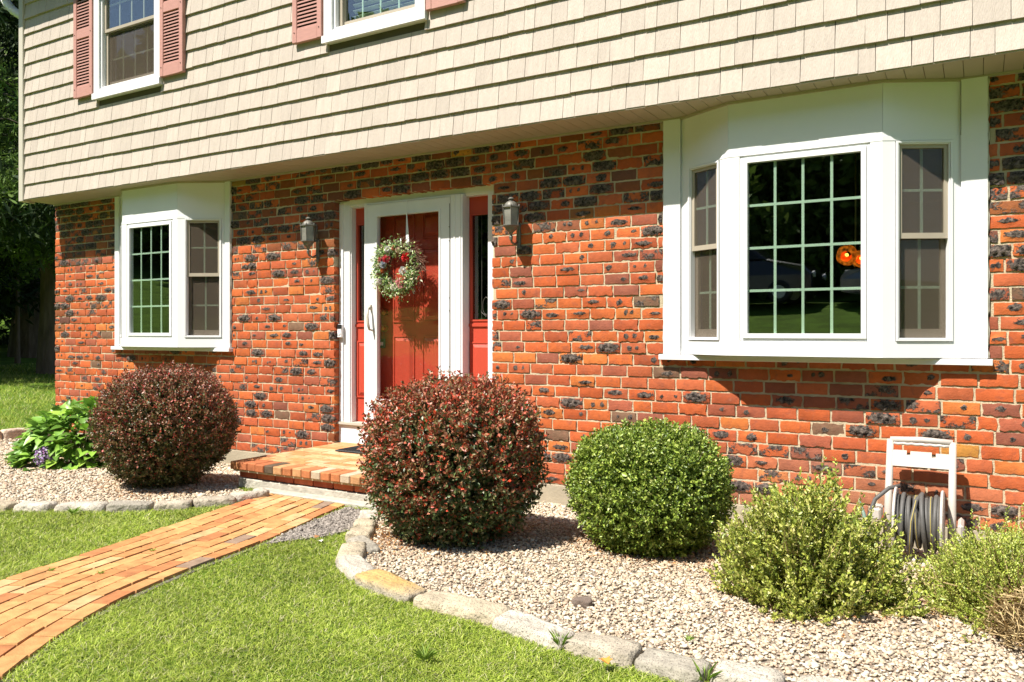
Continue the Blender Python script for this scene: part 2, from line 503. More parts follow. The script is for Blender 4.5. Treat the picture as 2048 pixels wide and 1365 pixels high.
def brick_mesh(specs, name, parent, mat=m_brick, NX=17, NZ=8, seed=3):
    """specs: x0,x1,z0,z1 on plane y=0 facing -y, depth .09"""
    S = np.array(specs)
    n = len(S)
    r = np.random.default_rng(seed)
    gu = np.linspace(0, 1, NX); gv = np.linspace(0, 1, NZ)
    gu = 0.5 - 0.5 * np.cos(gu * np.pi) * (1 - 0.25 * 0) if False else gu
    gu[1] = 0.012; gu[-2] = 0.988; gv[1] = 0.035; gv[-2] = 0.965
    U, W = np.meshgrid(gu, gv)
    U = U.ravel(); W = W.ravel(); K = len(U)
    Lx = (S[:, 1] - S[:, 0])[:, None]; Lz = (S[:, 3] - S[:, 2])[:, None]
    xx = U[None] * Lx; zz = W[None] * Lz
    # irregular outline
    ph = r.uniform(0, 6.28, (n, 8))
    ragged = r.choice([0.5, 1.0, 2.0], size=(n, 1), p=[0.45, 0.38, 0.17])
    eb = np.where(W[None] < 0.04, 1, 0); et = np.where(W[None] > 0.96, 1, 0)
    dz = (np.sin(xx * 55 + ph[:, 0:1]) + 0.7 * np.sin(xx * 140 + ph[:, 1:2])) * 0.0022 * ragged
    dz2 = (np.sin(xx * 48 + ph[:, 2:3]) + 0.7 * np.sin(xx * 120 + ph[:, 3:4])) * 0.0013 * ragged
    zz = zz + eb * dz + et * dz2
    el = np.where(U[None] < 0.02, 1, 0); er = np.where(U[None] > 0.98, 1, 0)
    xx = xx + el * np.sin(zz * 90 + ph[:, 4:5]) * 0.0018 * ragged + er * np.sin(zz * 80 + ph[:, 5:6]) * 0.0018 * ragged
    border = np.maximum(np.maximum(eb, et), np.maximum(el, er))
    out = r.normal(0, 0.0018, (n, 1)) + r.normal(0, 0.0012, (n, 1)) * (W[None] - 0.5) * 2 + r.normal(0, 0.0012, (n, 1)) * (U[None] - 0.5) * 2
    out = out + 0.0004 * np.sin(xx * 80 + ph[:, 6:7]) * np.sin(zz * 110 + ph[:, 7:8])
    # kinds of clinker marks
    kind = r.choice(6, size=n, p=[0.46, 0.06, 0.11, 0.16, 0.09, 0.12])
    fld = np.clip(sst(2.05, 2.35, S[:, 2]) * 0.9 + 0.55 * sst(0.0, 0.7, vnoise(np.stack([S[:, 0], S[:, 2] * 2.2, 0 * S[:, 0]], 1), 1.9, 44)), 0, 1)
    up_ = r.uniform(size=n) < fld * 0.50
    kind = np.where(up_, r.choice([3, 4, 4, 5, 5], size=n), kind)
    dark = np.zeros((n, K))
    def blob(cx, cz, rx, rz):
        return np.clip(1.25 - np.sqrt(((xx - cx) / rx) ** 2 + ((zz - cz) / rz) ** 2), 0, 1)
    c1 = r.uniform(0.22, 0.45, (n, 1)) * Lx; c2 = r.uniform(0.58, 0.8, (n, 1)) * Lx; cz = r.uniform(0.4, 0.62, (n, 1)) * Lz
    s1 = r.uniform(0.7, 1.35, (n, 1)); s2 = r.uniform(0.6, 1.3, (n, 1))
    spot = np.maximum(blob(c1, cz, 0.019 * s1, 0.021 * s1), blob(c2, cz + 0.003, 0.019 * s2, 0.020 * s2))
    one = blob(r.uniform(0.2, 0.8, (n, 1)) * Lx, cz, 0.026 * s1, 0.021 * s2)
    lens = blob(0.5 * Lx + (c1 - 0.3 * Lx) * 1.2, cz, 0.060 * s1, 0.024 * s2)
    big = blob(0.5 * Lx, 0.5 * Lz, 0.105, 0.045)
    rough = (np.sin(xx * 75 + zz * 60 + ph[:, 0:1]) * np.sin(zz * 150 - xx * 40 + ph[:, 3:4]) + 0.6 * np.sin(xx * 170 + ph[:, 5:6]) * np.sin(zz * 210 + ph[:, 2:3]))
    k = kind[:, None]
    dark = np.where(k == 1, spot, dark); dark = np.where(k == 2, np.maximum(one * (k == 2), 0), dark)
    dark = np.where(k == 3, lens, dark); dark = np.where(k == 4, big, dark)
    dark = np.where(k == 5, 0.36 + 0.3 * np.sin(xx * 30 + ph[:, 1:2]) * np.sin(zz * 50 + ph[:, 0:1]), dark)
    amp = np.select([k == 1, k == 2, k == 3, k == 4, k == 5], [0.004, 0.005, 0.008, 0.011, 0.0015], 0.0)
    out = out + amp * dark * (0.75 + 0.9 * rough)
    # upper courses, and a patch left of the door, hold more burnt bricks
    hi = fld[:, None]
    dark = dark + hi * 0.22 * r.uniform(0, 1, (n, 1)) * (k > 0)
    out = out - border * 0.0035
    front = np.stack([S[:, 0:1] + xx, -out, S[:, 2:3] + zz], axis=2)          # n,K,3
    # skirt ring
    idx = np.arange(K).reshape(NZ, NX)
    ring = np.concatenate([idx[0, :], idx[1:, -1], idx[-1, -2::-1], idx[-2:0:-1, 0]])
    back = front[:, ring].copy(); back[:, :, 1] = 0.10
    V = np.concatenate([front, back], axis=1)
    R = len(ring); T = K + R
    q = []
    for j in range(NZ - 1):
        for i in range(NX - 1):
            q.append((idx[j, i], idx[j, i + 1], idx[j + 1, i + 1], idx[j + 1, i]))
    for i in range(R):
        a, b = ring[i], ring[(i + 1) % R]
        q.append((b, a, K + i, K + (i + 1) % R))
    q = np.array(q)
    F = (q[None] + (np.arange(n) * T)[:, None, None]).reshape(-1, 4)
    pal = np.array([(0.43, 0.082, 0.026), (0.47, 0.100, 0.030), (0.42, 0.092, 0.038), (0.37, 0.074, 0.030), (0.31, 0.075, 0.042),
                    (0.50, 0.130, 0.035), (0.50, 0.20, 0.045), (0.25, 0.070, 0.045), (0.17, 0.085, 0.055)])
    pp = np.array([0.22, 0.20, 0.20, 0.14, 0.10, 0.06, 0.004, 0.046, 0.03])
    ci = r.choice(len(pal), size=n, p=pp)
    C = pal[ci] * np.array([1.08, 1.22, 1.12]) * r.uniform(0.86, 1.12, (n, 1))
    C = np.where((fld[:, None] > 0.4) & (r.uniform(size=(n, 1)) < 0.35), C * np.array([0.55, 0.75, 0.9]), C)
    # lime bloom on the bottom courses towards the right
    bl = (sst(0.62, 0.25, S[:, 2]) * sst(-3.2, -2.2, S[:, 0]) * sst(0.3, -0.3, S[:, 0]) * r.uniform(0.2, 1.0, n) * 0.55)[:, None]
    C = C * (1 - bl) + np.array([0.45, 0.29, 0.17]) * bl
    # hue drift inside a brick
    drift = (0.5 + 0.5 * np.sin(xx * 22 + ph[:, 2:3]))[:, :, None]
    Cv = C[:, None, :] * (1 - 0.18 * drift * r.uniform(0, 1, (n, 1, 1)))
    Cb = np.repeat(C[:, None, :], R, axis=1)
    Call = np.concatenate([Cv, Cb], axis=1).reshape(-1, 3)
    D = np.concatenate([dark, np.zeros((n, R))], axis=1).ravel()
    return npmesh(name, V.reshape(-1, 3), F, mat, parent, Call, True, {"dark": D})

def brick_rows():
    out = []
    g = 0.0135
    nr = int((ZS - ZB) / RH) + 1
    for k in range(nr):
        z0 = ZB + k * RH + 0.0055; z1 = min(ZB + (k + 1) * RH - 0.0082, ZS - 0.002)
        if z1 - z0 < 0.03: continue
        zc = (z0 + z1) / 2
        blocks = []
        if zc > BZ: blocks += [LB, RB]
        if zc < DZ1: blocks.append((DX0, DX1))
        x = XL + (0 if k % 2 == 0 else -0.104)
        while x < XR:
            L = 0.2075 + random.uniform(-0.006, 0.006)
            if random.random() < 0.05: L *= random.choice([0.52, 0.72])
            a, b = x, x + L - g
            x += L
            a = max(a, XL); b = min(b, XR)
            segs = [(a, b)]
            for (p, q) in blocks:
                ns = []
                for (s, e) in segs:
                    if e <= p or s >= q: ns.append((s, e)); continue
                    if s < p: ns.append((s, p))
                    if e > q: ns.append((q, e))
                segs = ns
            for (s, e) in segs:
                if e - s > 0.025:
                    j = random.uniform(-0.0015, 0.0015)
                    out.append((s, e, z0 + j, z1 + j))
    return out
brick_mesh(brick_rows(), "brickwork", mortar)
# left return wall bricks (end face of the house), simple courses
mb = MB()
for k in range(31):
    y = 0.11 if k % 2 else 0.21
    while y < 5.6:
        mb.bbox(XL - 0.006, XL + 0.06, y, y + 0.197, ZB + k * RH + 0.004, ZB + (k + 1) * RH - 0.0065, 0.004,
                col=random.choice([(0.5, 0.1, 0.03), (0.44, 0.08, 0.03), (0.36, 0.09, 0.05)]))
        y += 0.2075
mb.build("end_brickwork", m_paver, mortar)

mb = MB(); mb.box(XL + 0.01, XR, -0.025, 0.25, -0.3, ZB - 0.003); mb.box(XL + 0.01, XL + .25, 0.25, 6, -0.3, ZB - 0.003)
mb.build("foundation", m_concrete, house)

# dark rooms behind the windows
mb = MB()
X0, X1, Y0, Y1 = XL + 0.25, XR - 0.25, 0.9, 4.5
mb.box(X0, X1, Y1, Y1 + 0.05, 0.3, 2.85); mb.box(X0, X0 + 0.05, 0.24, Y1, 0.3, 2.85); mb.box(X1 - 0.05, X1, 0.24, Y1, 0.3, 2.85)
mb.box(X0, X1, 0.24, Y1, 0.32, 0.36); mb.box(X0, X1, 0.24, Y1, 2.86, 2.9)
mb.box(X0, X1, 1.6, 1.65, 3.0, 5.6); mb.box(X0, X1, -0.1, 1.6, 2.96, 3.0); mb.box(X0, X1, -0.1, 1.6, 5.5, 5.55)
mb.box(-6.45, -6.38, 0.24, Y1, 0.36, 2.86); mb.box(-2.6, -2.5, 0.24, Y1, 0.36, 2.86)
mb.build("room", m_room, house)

# ---- upper storey: sheathing, shakes, corner trim, soffit
W1 = (-8.245, -7.135, 3.90, 5.45)
W2 = (-4.915, -3.830, 3.90, 5.45)
mb = MB()
yb0, yb1 = QY + 0.02, QY + 0.16
xs = [XL + 0.02, W1[0], W1[1], W2[0], W2[1], XR]
for a, b in ((0, 1), (2, 3), (4, 5)): mb.box(xs[a], xs[b], yb0, yb1, ZS + 0.01, 5.62)
for (a, b) in ((W1[0], W1[1]), (W2[0], W2[1])): mb.box(a, b, yb0, yb1, ZS + 0.01, 3.9); mb.box(a, b, yb0, yb1, 5.45, 5.62)
mb.box(XL + 0.01, XL + 0.15, yb1, 6.0, ZS + 0.01, 5.62); mb.box(XR - .1, XR, yb1, 6.0, ZS + 0.01, 5.62); mb.box(XL + .15, XR - .1, 5.9, 6.0, ZS + 0.01, 5.62)
upper = mb.build("upper_wall", m_gap, house)

EXP = 0.1755
mb = MB()
z = 2.948
row = 0
while z < 5.6:
    x = XL + 0.075 - random.uniform(0, 0.1)
    while x < XR:
        L = random.choice([0.095, 0.12, 0.14, 0.155, 0.175, 0.19]) + random.uniform(-0.01, 0.01)
        a, b = max(x, XL + 0.078), min(x + L - 0.0032, XR)
        x += L
        if b - a < 0.012: continue
        # cut out the windows
        segs = [(a, b)]
        for (p, q, zb, zt) in (W1, W2):
            if z + EXP > zb + 0.02 and z < zt:
                ns = []
                for s, e in segs:
                    if e <= p + 0.02 or s >= q - 0.02: ns.append((s, e)); continue
                    if s < p + 0.02: ns.append((s, p + 0.02))
                    if e > q - 0.02: ns.append((q - 0.02, e))
                segs = ns
        for s, e in segs:
            if e - s < 0.01: continue
            j = random.uniform(-0.0025, 0.0025); o = random.uniform(-0.0015, 0.0015)
            t = random.uniform(-0.0035, 0.0035)
            zb_, zt_ = z + j, min(z + EXP + 0.012, 5.62)
            yo = QY - 0.010 + o
            c0 = np.array((0.475, 0.405, 0.34)) * random.uniform(0.95, 1.04)
            g0 = random.uniform(0.92, 1.02)
            pts = [(s, yo - 0.003 if row == 0 else yo, zb_), (e, (yo - 0.003 if row == 0 else yo), zb_ + t * .3), (e, QY + 0.02, zb_ + t * .3), (s, QY + 0.02, zb_),
                   (s + t * .6, QY + 0.012, zt_), (e + t * .6, QY + 0.012, zt_), (e + t * .6, QY + 0.0205, zt_), (s + t * .6, QY + 0.0205, zt_)]
            mb.quadpts(pts, MB.BOX, tuple(c0 * g0))
    z += EXP; row += 1
mb.build("shake_siding", m_shake, upper)
mb = MB(); mb.bbox(XL - 0.015, XL + 0.075, QY - 0.022, QY + 0.07, 2.925, 5.62, 0.006)
mb.bbox(XL - 0.014, XL + 0.004, QY + 0.07, QY + 0.16, 2.925, 5.62, 0.003)
mb.build("corner_trim", m_cream, house)

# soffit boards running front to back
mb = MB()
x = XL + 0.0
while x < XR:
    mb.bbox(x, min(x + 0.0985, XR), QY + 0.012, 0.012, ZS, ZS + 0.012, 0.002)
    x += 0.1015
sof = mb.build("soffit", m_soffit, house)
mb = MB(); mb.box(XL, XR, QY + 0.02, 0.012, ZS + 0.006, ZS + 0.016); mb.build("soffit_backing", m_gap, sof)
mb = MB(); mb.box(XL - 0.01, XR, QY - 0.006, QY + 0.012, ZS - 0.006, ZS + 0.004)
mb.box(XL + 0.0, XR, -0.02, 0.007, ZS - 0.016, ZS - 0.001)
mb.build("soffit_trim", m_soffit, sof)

# roof, eave, gutter
mb = MB()
mb.quadpts([(XL - 0.35, QY - 0.36, 5.62), (XR, QY - 0.36, 5.62), (XR, 6.4, 5.62), (XL - 0.35, 6.4, 5.62),
            (XL - 0.35, QY - 0.36, 5.78), (XR, QY - 0.36, 5.78), (XR, 2.9, 7.3), (XL - 0.35, 2.9, 7.3), (XR, 6.4, 5.78), (XL - 0.35, 6.4, 5.78)],
           [(0, 3, 2, 1), (0, 1, 5, 4), (4, 5, 6, 7), (7, 6, 8, 9), (9, 8, 2, 3), (0, 4, 7, 9, 3), (1, 2, 8, 6, 5)])
roof = mb.build("roof", m_roof, house)
mb = MB(); mb.tube([(XL - 0.35, QY - 0.42, 5.72), (XR, QY - 0.42, 5.72)], 0.06, 10); mb.build("gutter", m_whiteal, roof)
pts = []; rad = []
for i in range(40):
    t = i / 39
    kx = [0, 0.2, 0.4, 0.6, 0.8, 1.0]
    pts.append((np.interp(t, kx, [-10.10, -10.06, -10.00, -9.90, -9.78, -9.66]), np.interp(t, kx, [-0.46, -0.44, -0.42, -0.40, -0.36, -0.28]), np.interp(t, kx, [5.62, 5.44, 5.31, 5.21, 5.13, 5.07])))
    rad.append(0.048 + 0.003 * math.sin(i * 1.9))
mb = MB(); mb.tube(pts, rad, 14)
mb.build("downspout", m_whiteal, roof, smooth=True)

# ---- upper windows
def upper_window(W, blinds):
    x0, x1, z0, z1 = W
    F = Face((x0, QY - 0.0), (1, 0)); w_ = x1 - x0
    mb = MB()
    F.ring(mb, 0, w_, z0, z1, 0.09, -0.03, 0.035, wb=0.10, wt=0.09)
    F.box(mb, -0.012, w_ + 0.012, z0 - 0.002, z0 + 0.06, 0.036, 0.052)
    F.ring(mb, 0.093, w_ - 0.093, z0 + 0.103, z1 - 0.093, 0.022, -0.04, 0.012)
    fr = mb.build("window", m_white, house)
    zm = z0 + 0.73
    mb = MB()
    F.ring(mb, 0.118, w_ - 0.118, zm - 0.02, z1 - 0.118, 0.032, -0.045, -0.012)
    mb.build("upper_sash", m_tan if not blinds else m_tan, fr)
    mb = MB()
    F.ring(mb, 0.118, w_ - 0.118, z0 + 0.128, zm + 0.02, 0.045, -0.085, -0.05, wb=0.055)
    F.box(mb, 0.1152, 0.155, z0 + 0.128, zm - 0.022, -0.05, -0.03)
    mb.build("lower_sash", m_tan, fr)
    mb = MB()
    F.box(mb, 0.152, w_ - 0.152, zm + 0.013, z1 - 0.152, -0.030, -0.027)
    F.box(mb, 0.165, w_ - 0.165, z0 + 0.185, zm - 0.027, -0.070, -0.067)
    mb.build("glass", m_glass, fr)
    mb = MB()
    for i in (1, 2, 3):
        u = 0.15 + (w_ - 0.30) * i / 4
        F.box(mb, u - 0.008, u + 0.008, zm + 0.013, z1 - 0.152, -0.042, -0.034)
        F.box(mb, u - 0.008, u + 0.008, z0 + 0.185, zm - 0.027, -0.082, -0.074)
    for zz in (zm + 0.27,): F.box(mb, 0.152, w_ - 0.152, zz - 0.008, zz + 0.008, -0.043, -0.033)
    for zz in (z0 + 0.43,): F.box(mb, 0.165, w_ - 0.165, zz - 0.008, zz + 0.008, -0.083, -0.073)
    mb.build("muntins", m_grille if blinds else m_cream, fr)
    if blinds:
        mb = MB()
        zz = z0 + 0.17
        while zz < z1 - 0.12:
            pts = [F.P(0.2, -0.145, zz), F.P(w_ - 0.13, -0.145, zz), F.P(w_ - 0.13, -0.115, zz + 0.020), F.P(0.2, -0.115, zz + 0.020),
                   F.P(0.2, -0.145, zz + 0.003), F.P(w_ - 0.13, -0.145, zz + 0.003), F.P(w_ - 0.13, -0.115, zz + 0.023), F.P(0.2, -0.115, zz + 0.023)]
            mb.quadpts(pts, MB.BOX)
            zz += 0.052
        mb.build("blind", m_blind, fr)
    else:
        mb = MB(); F.box(mb, 0.14, w_ - 0.14, z0 + 0.16, zm, -0.046, -0.044); mb.build("screen", m_screen, fr)
upper_window(W1, False)
upper_window(W2, True)

def shutter(x0, x1, z0=3.962, z1=5.40):
    y0 = QY - 0.045; y1 = QY - 0.002
    mb = MB()
    st = 0.055
    mb.bbox(x0, x0 + st, y0, y1, z0, z1, 0.004); mb.bbox(x1 - st, x1, y0, y1, z0, z1, 0.004)
    rails = [(z0, z0 + 0.115), (z0 + 0.64, z0 + 0.735), (z1 - 0.10, z1)]
    for a, b in rails: mb.bbox(x0 + st, x1 - st, y0 + 0.003, y1, a, b, 0.002)
    for (a, b) in ((rails[0][1], rails[1][0]), (rails[1][1], rails[2][0])):
        n = int((b - a) / 0.0325); p = (b - a) / n
        for i in range(n):
            zz = a + i * p
            mb.quadpts([(x0 + st, y0 + 0.008, zz), (x1 - st, y0 + 0.008, zz), (x1 - st, y0 + 0.03, zz + 0.022), (x0 + st, y0 + 0.03, zz + 0.022),
                        (x0 + st, y0 + 0.008, zz + 0.012), (x1 - st, y0 + 0.008, zz + 0.012), (x1 - st, y0 + 0.03, zz + 0.030), (x0 + st, y0 + 0.03, zz + 0.030)], MB.BOX)
    o = mb.build("shutter", m_shutter, house)
    mb = MB(); mb.box(x0 + st - 0.01, x1 - st + 0.01, y1 - 0.010, y1 - 0.004, z0 + 0.05, z1 - 0.05); mb.build("backing", m_shback, o)
    for sx in (x0 + 0.028, x1 - 0.028):
        for zz in (z0 + 0.09, z0 + 0.69):
            MB().lathe(sx, zz, [(0.0055, y0 - 0.004), (0.0055, y0 + 0.004)], 8, axis='Y').build("screw", m_shback, o)
for a, b in ((-8.605, -8.262), (-7.128, -6.775), (-5.285, -4.935), (-3.815, -3.455)):
    shutter(a, b)

# ---- bay windows
def bay(A, B, C, D, P, ncol, frame_z, glass_z, side):
    """A,D wall x; B,C front x; P projection"""
    zb, zh = 1.240, ZS - 0.012
    fA = Face((A, 0), (B - A, -P)); LA = math.hypot(B - A, P)
    fF = Face((B, -P), (1, 0)); LF = C - B
    fD = Face((C, -P), (D - C, P)); LD = math.hypot(D - C, P)
    T = 0.045
    m1 = T * math.tan(math.atan2(P, (D - C)) / 2)
    mb = MB()
    pw = 0.073
    ztop = frame_z[1]
    # shell: header, apron, posts on the three faces
    for (f, L, ml, mr, pl, pr) in ((fA, LA, 0, 0, pw, pw), (fF, LF, 0, 0, 0.078, 0.072), (fD, LD, 0, 0, pw, 0.05)):
        f.box(mb, 0.0015, L - 0.0015, ztop + 0.028, zh, -T, -0.001)      # head panel
        f.box(mb, 0.0, L, ztop, ztop + 0.028, -T, 0.004)
        f.box(mb, 0, L, zb, frame_z[0], -T, 0.002)
        f.box(mb, 0, pl, frame_z[0], ztop, -T, 0.002)
        f.box(mb, L - pr, L, frame_z[0], ztop, -T, 0.002)
    b_ = mb.build("bay_window", m_white, house)
    mb = MB()
    pl = [(A, 0.0), (B, -P), (C, -P), (D, 0.0)]
    n = len(pl)
    for (za, zc_, nm) in ((zb - 0.003, zb - 0.001, 0), ):
        mb.quadpts([(x, y, za) for x, y in pl] + [(x, y, zc_) for x, y in pl], [(3, 2, 1, 0), (4, 5, 6, 7), (0, 1, 5, 4), (1, 2, 6, 5), (2, 3, 7, 6), (3, 0, 4, 7)])
    mb.build("seat_board", m_cream, b_)
    mb = MB()      # head board above glass, inside
    mb.quadpts([(x, y, 2.70) for x, y in [(A + .03, 0.2), (A + 0.03, 0.0), (B + 0.01, -P + 0.05), (C - 0.01, -P + 0.05), (D - 0.03, 0.0), (D - .03, 0.2)]], [(0, 1, 2, 3, 4, 5)])
    # white casing boards on the wall
    ca0 = LB[0] if side == 'L' else RB[0]; ca1 = LB[1] if side == 'L' else RB[1]
    MB().box(ca0 + 0.006, A - 0.001, -0.022, 0.02, zb + 0.0, zh).build("casing", m_white, b_)
    MB().box(D + 0.001, ca1 - 0.004, -0.022, 0.02, zb + 0.0, zh).build("casing", m_white, b_)
    # caulk line: ragged bead between brick and casing
    for xx in (ca0 + 0.003, ca1 - 0.001):
        pts = [(xx + 0.003 * math.sin(z * 37 + xx) + 0.002 * math.sin(z * 91), -0.006, z) for z in np.linspace(zb, zh, 60)]
        MB().tube(pts, [0.006 + 0.0015 * math.sin(i * 2.1) for i in range(60)], 6).build("caulk", m_cream, b_, smooth=True)
    ms = MB()
    ms.bbox(ca0 - 0.02, ca1 + 0.022, -0.055, 0.02, 1.197, zb - 0.005, 0.003)
    ms.build("sill_board", m_white, b_)
    # J trim under the soffit following the bay
    mj = MB()
    for (f, L) in ((fA, LA), (fF, LF), (fD, LD)):
        f.box(mj, -0.002, L + 0.002, ZS - 0.018, ZS - 0.001, 0.0, 0.014)
    mj.build("head_trim", m_soffit, b_)
    # picture window
    u0, u1 = 0.080, LF - 0.074
    mb = MB()
    fF.ring(mb, u0, u1, frame_z[0] + 0.002, frame_z[1] - 0.002, 0.016, -0.04, -0.004)
    fF.ring(mb, u0 + 0.018, u1 - 0.018, frame_z[0] + 0.018, frame_z[1] - 0.018, 0.031, -0.045, 0.006)
    mb.build("picture_sash", m_white, b_)
    g0, g1 = u0 + 0.049, u1 - 0.049
    gz0, gz1 = frame_z[0] + 0.049, frame_z[1] - 0.049
    mb = MB(); fF.box(mb, g0 - 0.002, g1 + 0.002, gz0 - 0.002, gz1 + 0.002, -0.018, -0.015)
    mb.build("picture_glass", m_glass, b_)
    mb = MB()
    for i in range(1, 4):
        u = g0 + (g1 - g0) * i / 4
        fF.box(mb, u - 0.0085, u + 0.0085, gz0, gz1, -0.028, -0.021)
        zz = gz0 + (gz1 - gz0) * i / 4
        fF.box(mb, g0, g1, zz - 0.0085, zz + 0.0085, -0.0285, -0.0205)
    mb.build("grille", m_grille, b_)
    # double hung sides
    for (f, L) in ((fA, LA), (fD, LD)):
        a, b = 0.078, L - 0.052 if f is fD else L - 0.078
        mb = MB()
        f.ring(mb, a, b, frame_z[0] + 0.003, frame_z[1] - 0.003, 0.012, -0.04, 0.010)
        f.ring(mb, a + 0.014, b - 0.014, frame_z[0] + 0.016, frame_z[1] - 0.016, 0.006, -0.04, 0.004)
        mb.build("side_frame", m_white, b_)
        zm = (frame_z[0] + frame_z[1]) / 2 + 0.035
        a2, b2 = a + 0.021, b - 0.021
        mb = MB()
        f.ring(mb, a2, b2, zm - 0.018, frame_z[1] - 0.023, 0.022, -0.040, -0.012, wb=0.034)
        f.ring(mb, a2, b2, frame_z[0] + 0.023, zm + 0.016, 0.026, -0.070, -0.044, wb=0.055)
        mb.build("side_sash", m_tan, b_)
        mb = MB()
        f.box(mb, a2 + 0.021, b2 - 0.021, zm + 0.015, frame_z[1] - 0.044, -0.028, -0.025)
        f.box(mb, a2 + 0.025, b2 - 0.025, frame_z[0] + 0.077, zm - 0.009, -0.058, -0.055)
        mb.build("side_glass", m_glass2, b_)
        mb = MB()
        um = (a2 + b2) / 2
        z1_, z2_ = (zm + frame_z[1]) / 2 - 0.01, (frame_z[0] + zm) / 2 + 0.01
        f.box(mb, um - 0.008, um + 0.008, zm + 0.015, frame_z[1] - 0.044, -0.038, -0.031)
        f.box(mb, a2 + 0.021, b2 - 0.021, z1_ - 0.008, z1_ + 0.008, -0.0385, -0.0305)
        f.box(mb, um - 0.008, um + 0.008, frame_z[0] + 0.077, zm - 0.009, -0.068, -0.061)
        f.box(mb, a2 + 0.025, b2 - 0.025, z2_ - 0.008, z2_ + 0.008, -0.0685, -0.0605)
        mb.build("side_grille", m_grille, b_)
        mb = MB(); f.box(mb, a2 + 0.0225, b2 - 0.0225, zm + 0.017, frame_z[1] - 0.046, -0.0205, -0.0195)
        mb.build("screen", m_screen, b_)
        mb = MB(); f.box(mb, a2 + 0.001, b2 - 0.001, frame_z[0] + 0.024, zm - 0.019, -0.0405, -0.0395)
        mb.build("screen", m_screen, b_)
    # tiny nail clips under the head strip
    mb = MB()
    for i in range(7):
        u = 0.06 + i * (LF - 0.12) / 6
        mb = MB(); fF.box(mb, u - 0.0025, u + 0.0025, ztop + 0.028, ztop + 0.036, 0.0, 0.004)
        mb.build("clip", m_white, b_)
    return b_
bay(-1.862, -1.465, -0.515, -0.100, 0.215, 4, (1.340, 2.572), None, 'R')
bay(-8.430, -8.045, -7.125, -6.668, 0.235, 4, (1.340, 2.565), None, 'L')

# amber glass chandelier inside the right bay
ch = thing("chandelier", "two lit amber glass shades hanging inside the right bay window", "chandelier", (-0.80, 0.35, 1.9))
def shade(cx, cy, cz, r):
    mb = MB()
    n = 24
    prof = [(0.25, -0.9), (0.62, -0.75), (0.92, -0.35), (1.0, 0.1), (0.93, 0.5), (0.78, 0.72), (0.5, 0.85)]
    base = len(mb.v)
    for (pr, pz) in prof:
        for k in range(n):
            a = 2 * math.pi * k / n
            rr = r * pr * (1 + 0.035 * math.cos(a * 5 + 1))
            # tilted forward, opening to the glass
            x = rr * math.cos(a); zz = rr * math.sin(a); y = -pz * r * 0.9
            mb.v.append((cx + x, cy + y, cz + zz + y * 0.25))
    for i in range(len(prof) - 1):
        for k in range(n):
            mb.f.append((base + i * n + k, base + i * n + (k + 1) % n, base + (i + 1) * n + (k + 1) % n, base + (i + 1) * n + k))
    return mb.build("shade", m_amber, ch, smooth=True, fix=False)
for (cx, cy, cz, r) in ((-0.800, 0.40, 1.935, 0.072), (-0.705, 0.38, 1.905, 0.062)):
    sh = shade(cx, cy, cz, r)
    mb = MB(); mb.lathe(cx, cz, [(0.003, cy - 0.045), (0.010, cy - 0.038), (0.012, cy - 0.02), (0.008, cy + 0.02)], 10, axis='Y'); mb.build("bulb", m_bulb, sh, smooth=True)
mb = MB(); mb.tube([(-0.80, 0.47, 1.92), (-0.76, 0.5, 1.86), (-0.72, 0.45, 1.90)], 0.008); mb.tube([(-0.76, 0.5, 1.86), (-0.76, 0.52, 2.86)], 0.006)
mb.build("stem", m_brass, ch)

# ---- entrance
F = Face((0, 0.08), (1, 0))
mb = MB()
# white frame: n is outward from y=.08
F.box(mb, DX0 + 0.001, -5.078, 0.365, 2.62, -0.09, 0.0)
F.box(mb, -5.078, -3.556, 2.572, 2.645, -0.09, 0.0)
F.box(mb, -3.556, DX1 + 0.06, 0.56, 2.645, -0.09, 0.0)
F.box(mb, -5.078, -5.066, 0.56, 2.572, -0.10, -0.012)
F.box(mb, -5.066, -4.87, 2.556, 2.572, -0.10, -0.012)
F.box(mb, -3.79, -3.556, 2.556, 2.572, -0.10, -0.012)
F.box(mb, -4.873, -4.843, 0.56, 2.572, -0.10, 0.032)
F.box(mb, -3.915, -3.792, 0.56, 2.572, -0.10, 0.030)
F.box(mb, -3.880, -3.868, 0.56, 2.572, 0.030, 0.036)
F.box(mb, -3.824, -3.812, 0.56, 2.572, 0.030, 0.036)
F.box(mb, -5.195, -5.150, 0.56, 2.60, 0.0, 0.012)
ent = mb.build("door_frame", m_white, house)
mb = MB()
F.box(mb, -5.199, DX1, 0.363, 0.534, -0.10, 0.012)
mb.build("step_panel", m_white, ent)
mb = MB(); F.box(mb, -5.199, DX1, 0.536, 0.558, -0.16, 0.035); mb.build("threshold", m_cream, ent)

def panel(mb, f, u0, u1, z0, z1, n):
    """raised panel with sloping edge, standing from depth n"""
    f.ring(mb, u0 - 0.014, u1 + 0.014, z0 - 0.014, z1 + 0.014, 0.014, n - 0.01, n + 0.010)
    b = 0.034
    pts = [f.P(u0, n + 0.0005, z0), f.P(u1, n + 0.0005, z0), f.P(u1, n + 0.0005, z1), f.P(u0, n + 0.0005, z1),
           f.P(u0 + b, n + 0.018, z0 + b), f.P(u1 - b, n + 0.018, z0 + b), f.P(u1 - b, n + 0.018, z1 - b), f.P(u0 + b, n + 0.018, z1 - b)]
    mb.quadpts(pts, [(0, 3, 2, 1), (4, 5, 6, 7), (0, 1, 5, 4), (1, 2, 6, 5), (2, 3, 7, 6), (3, 0, 4, 7)])

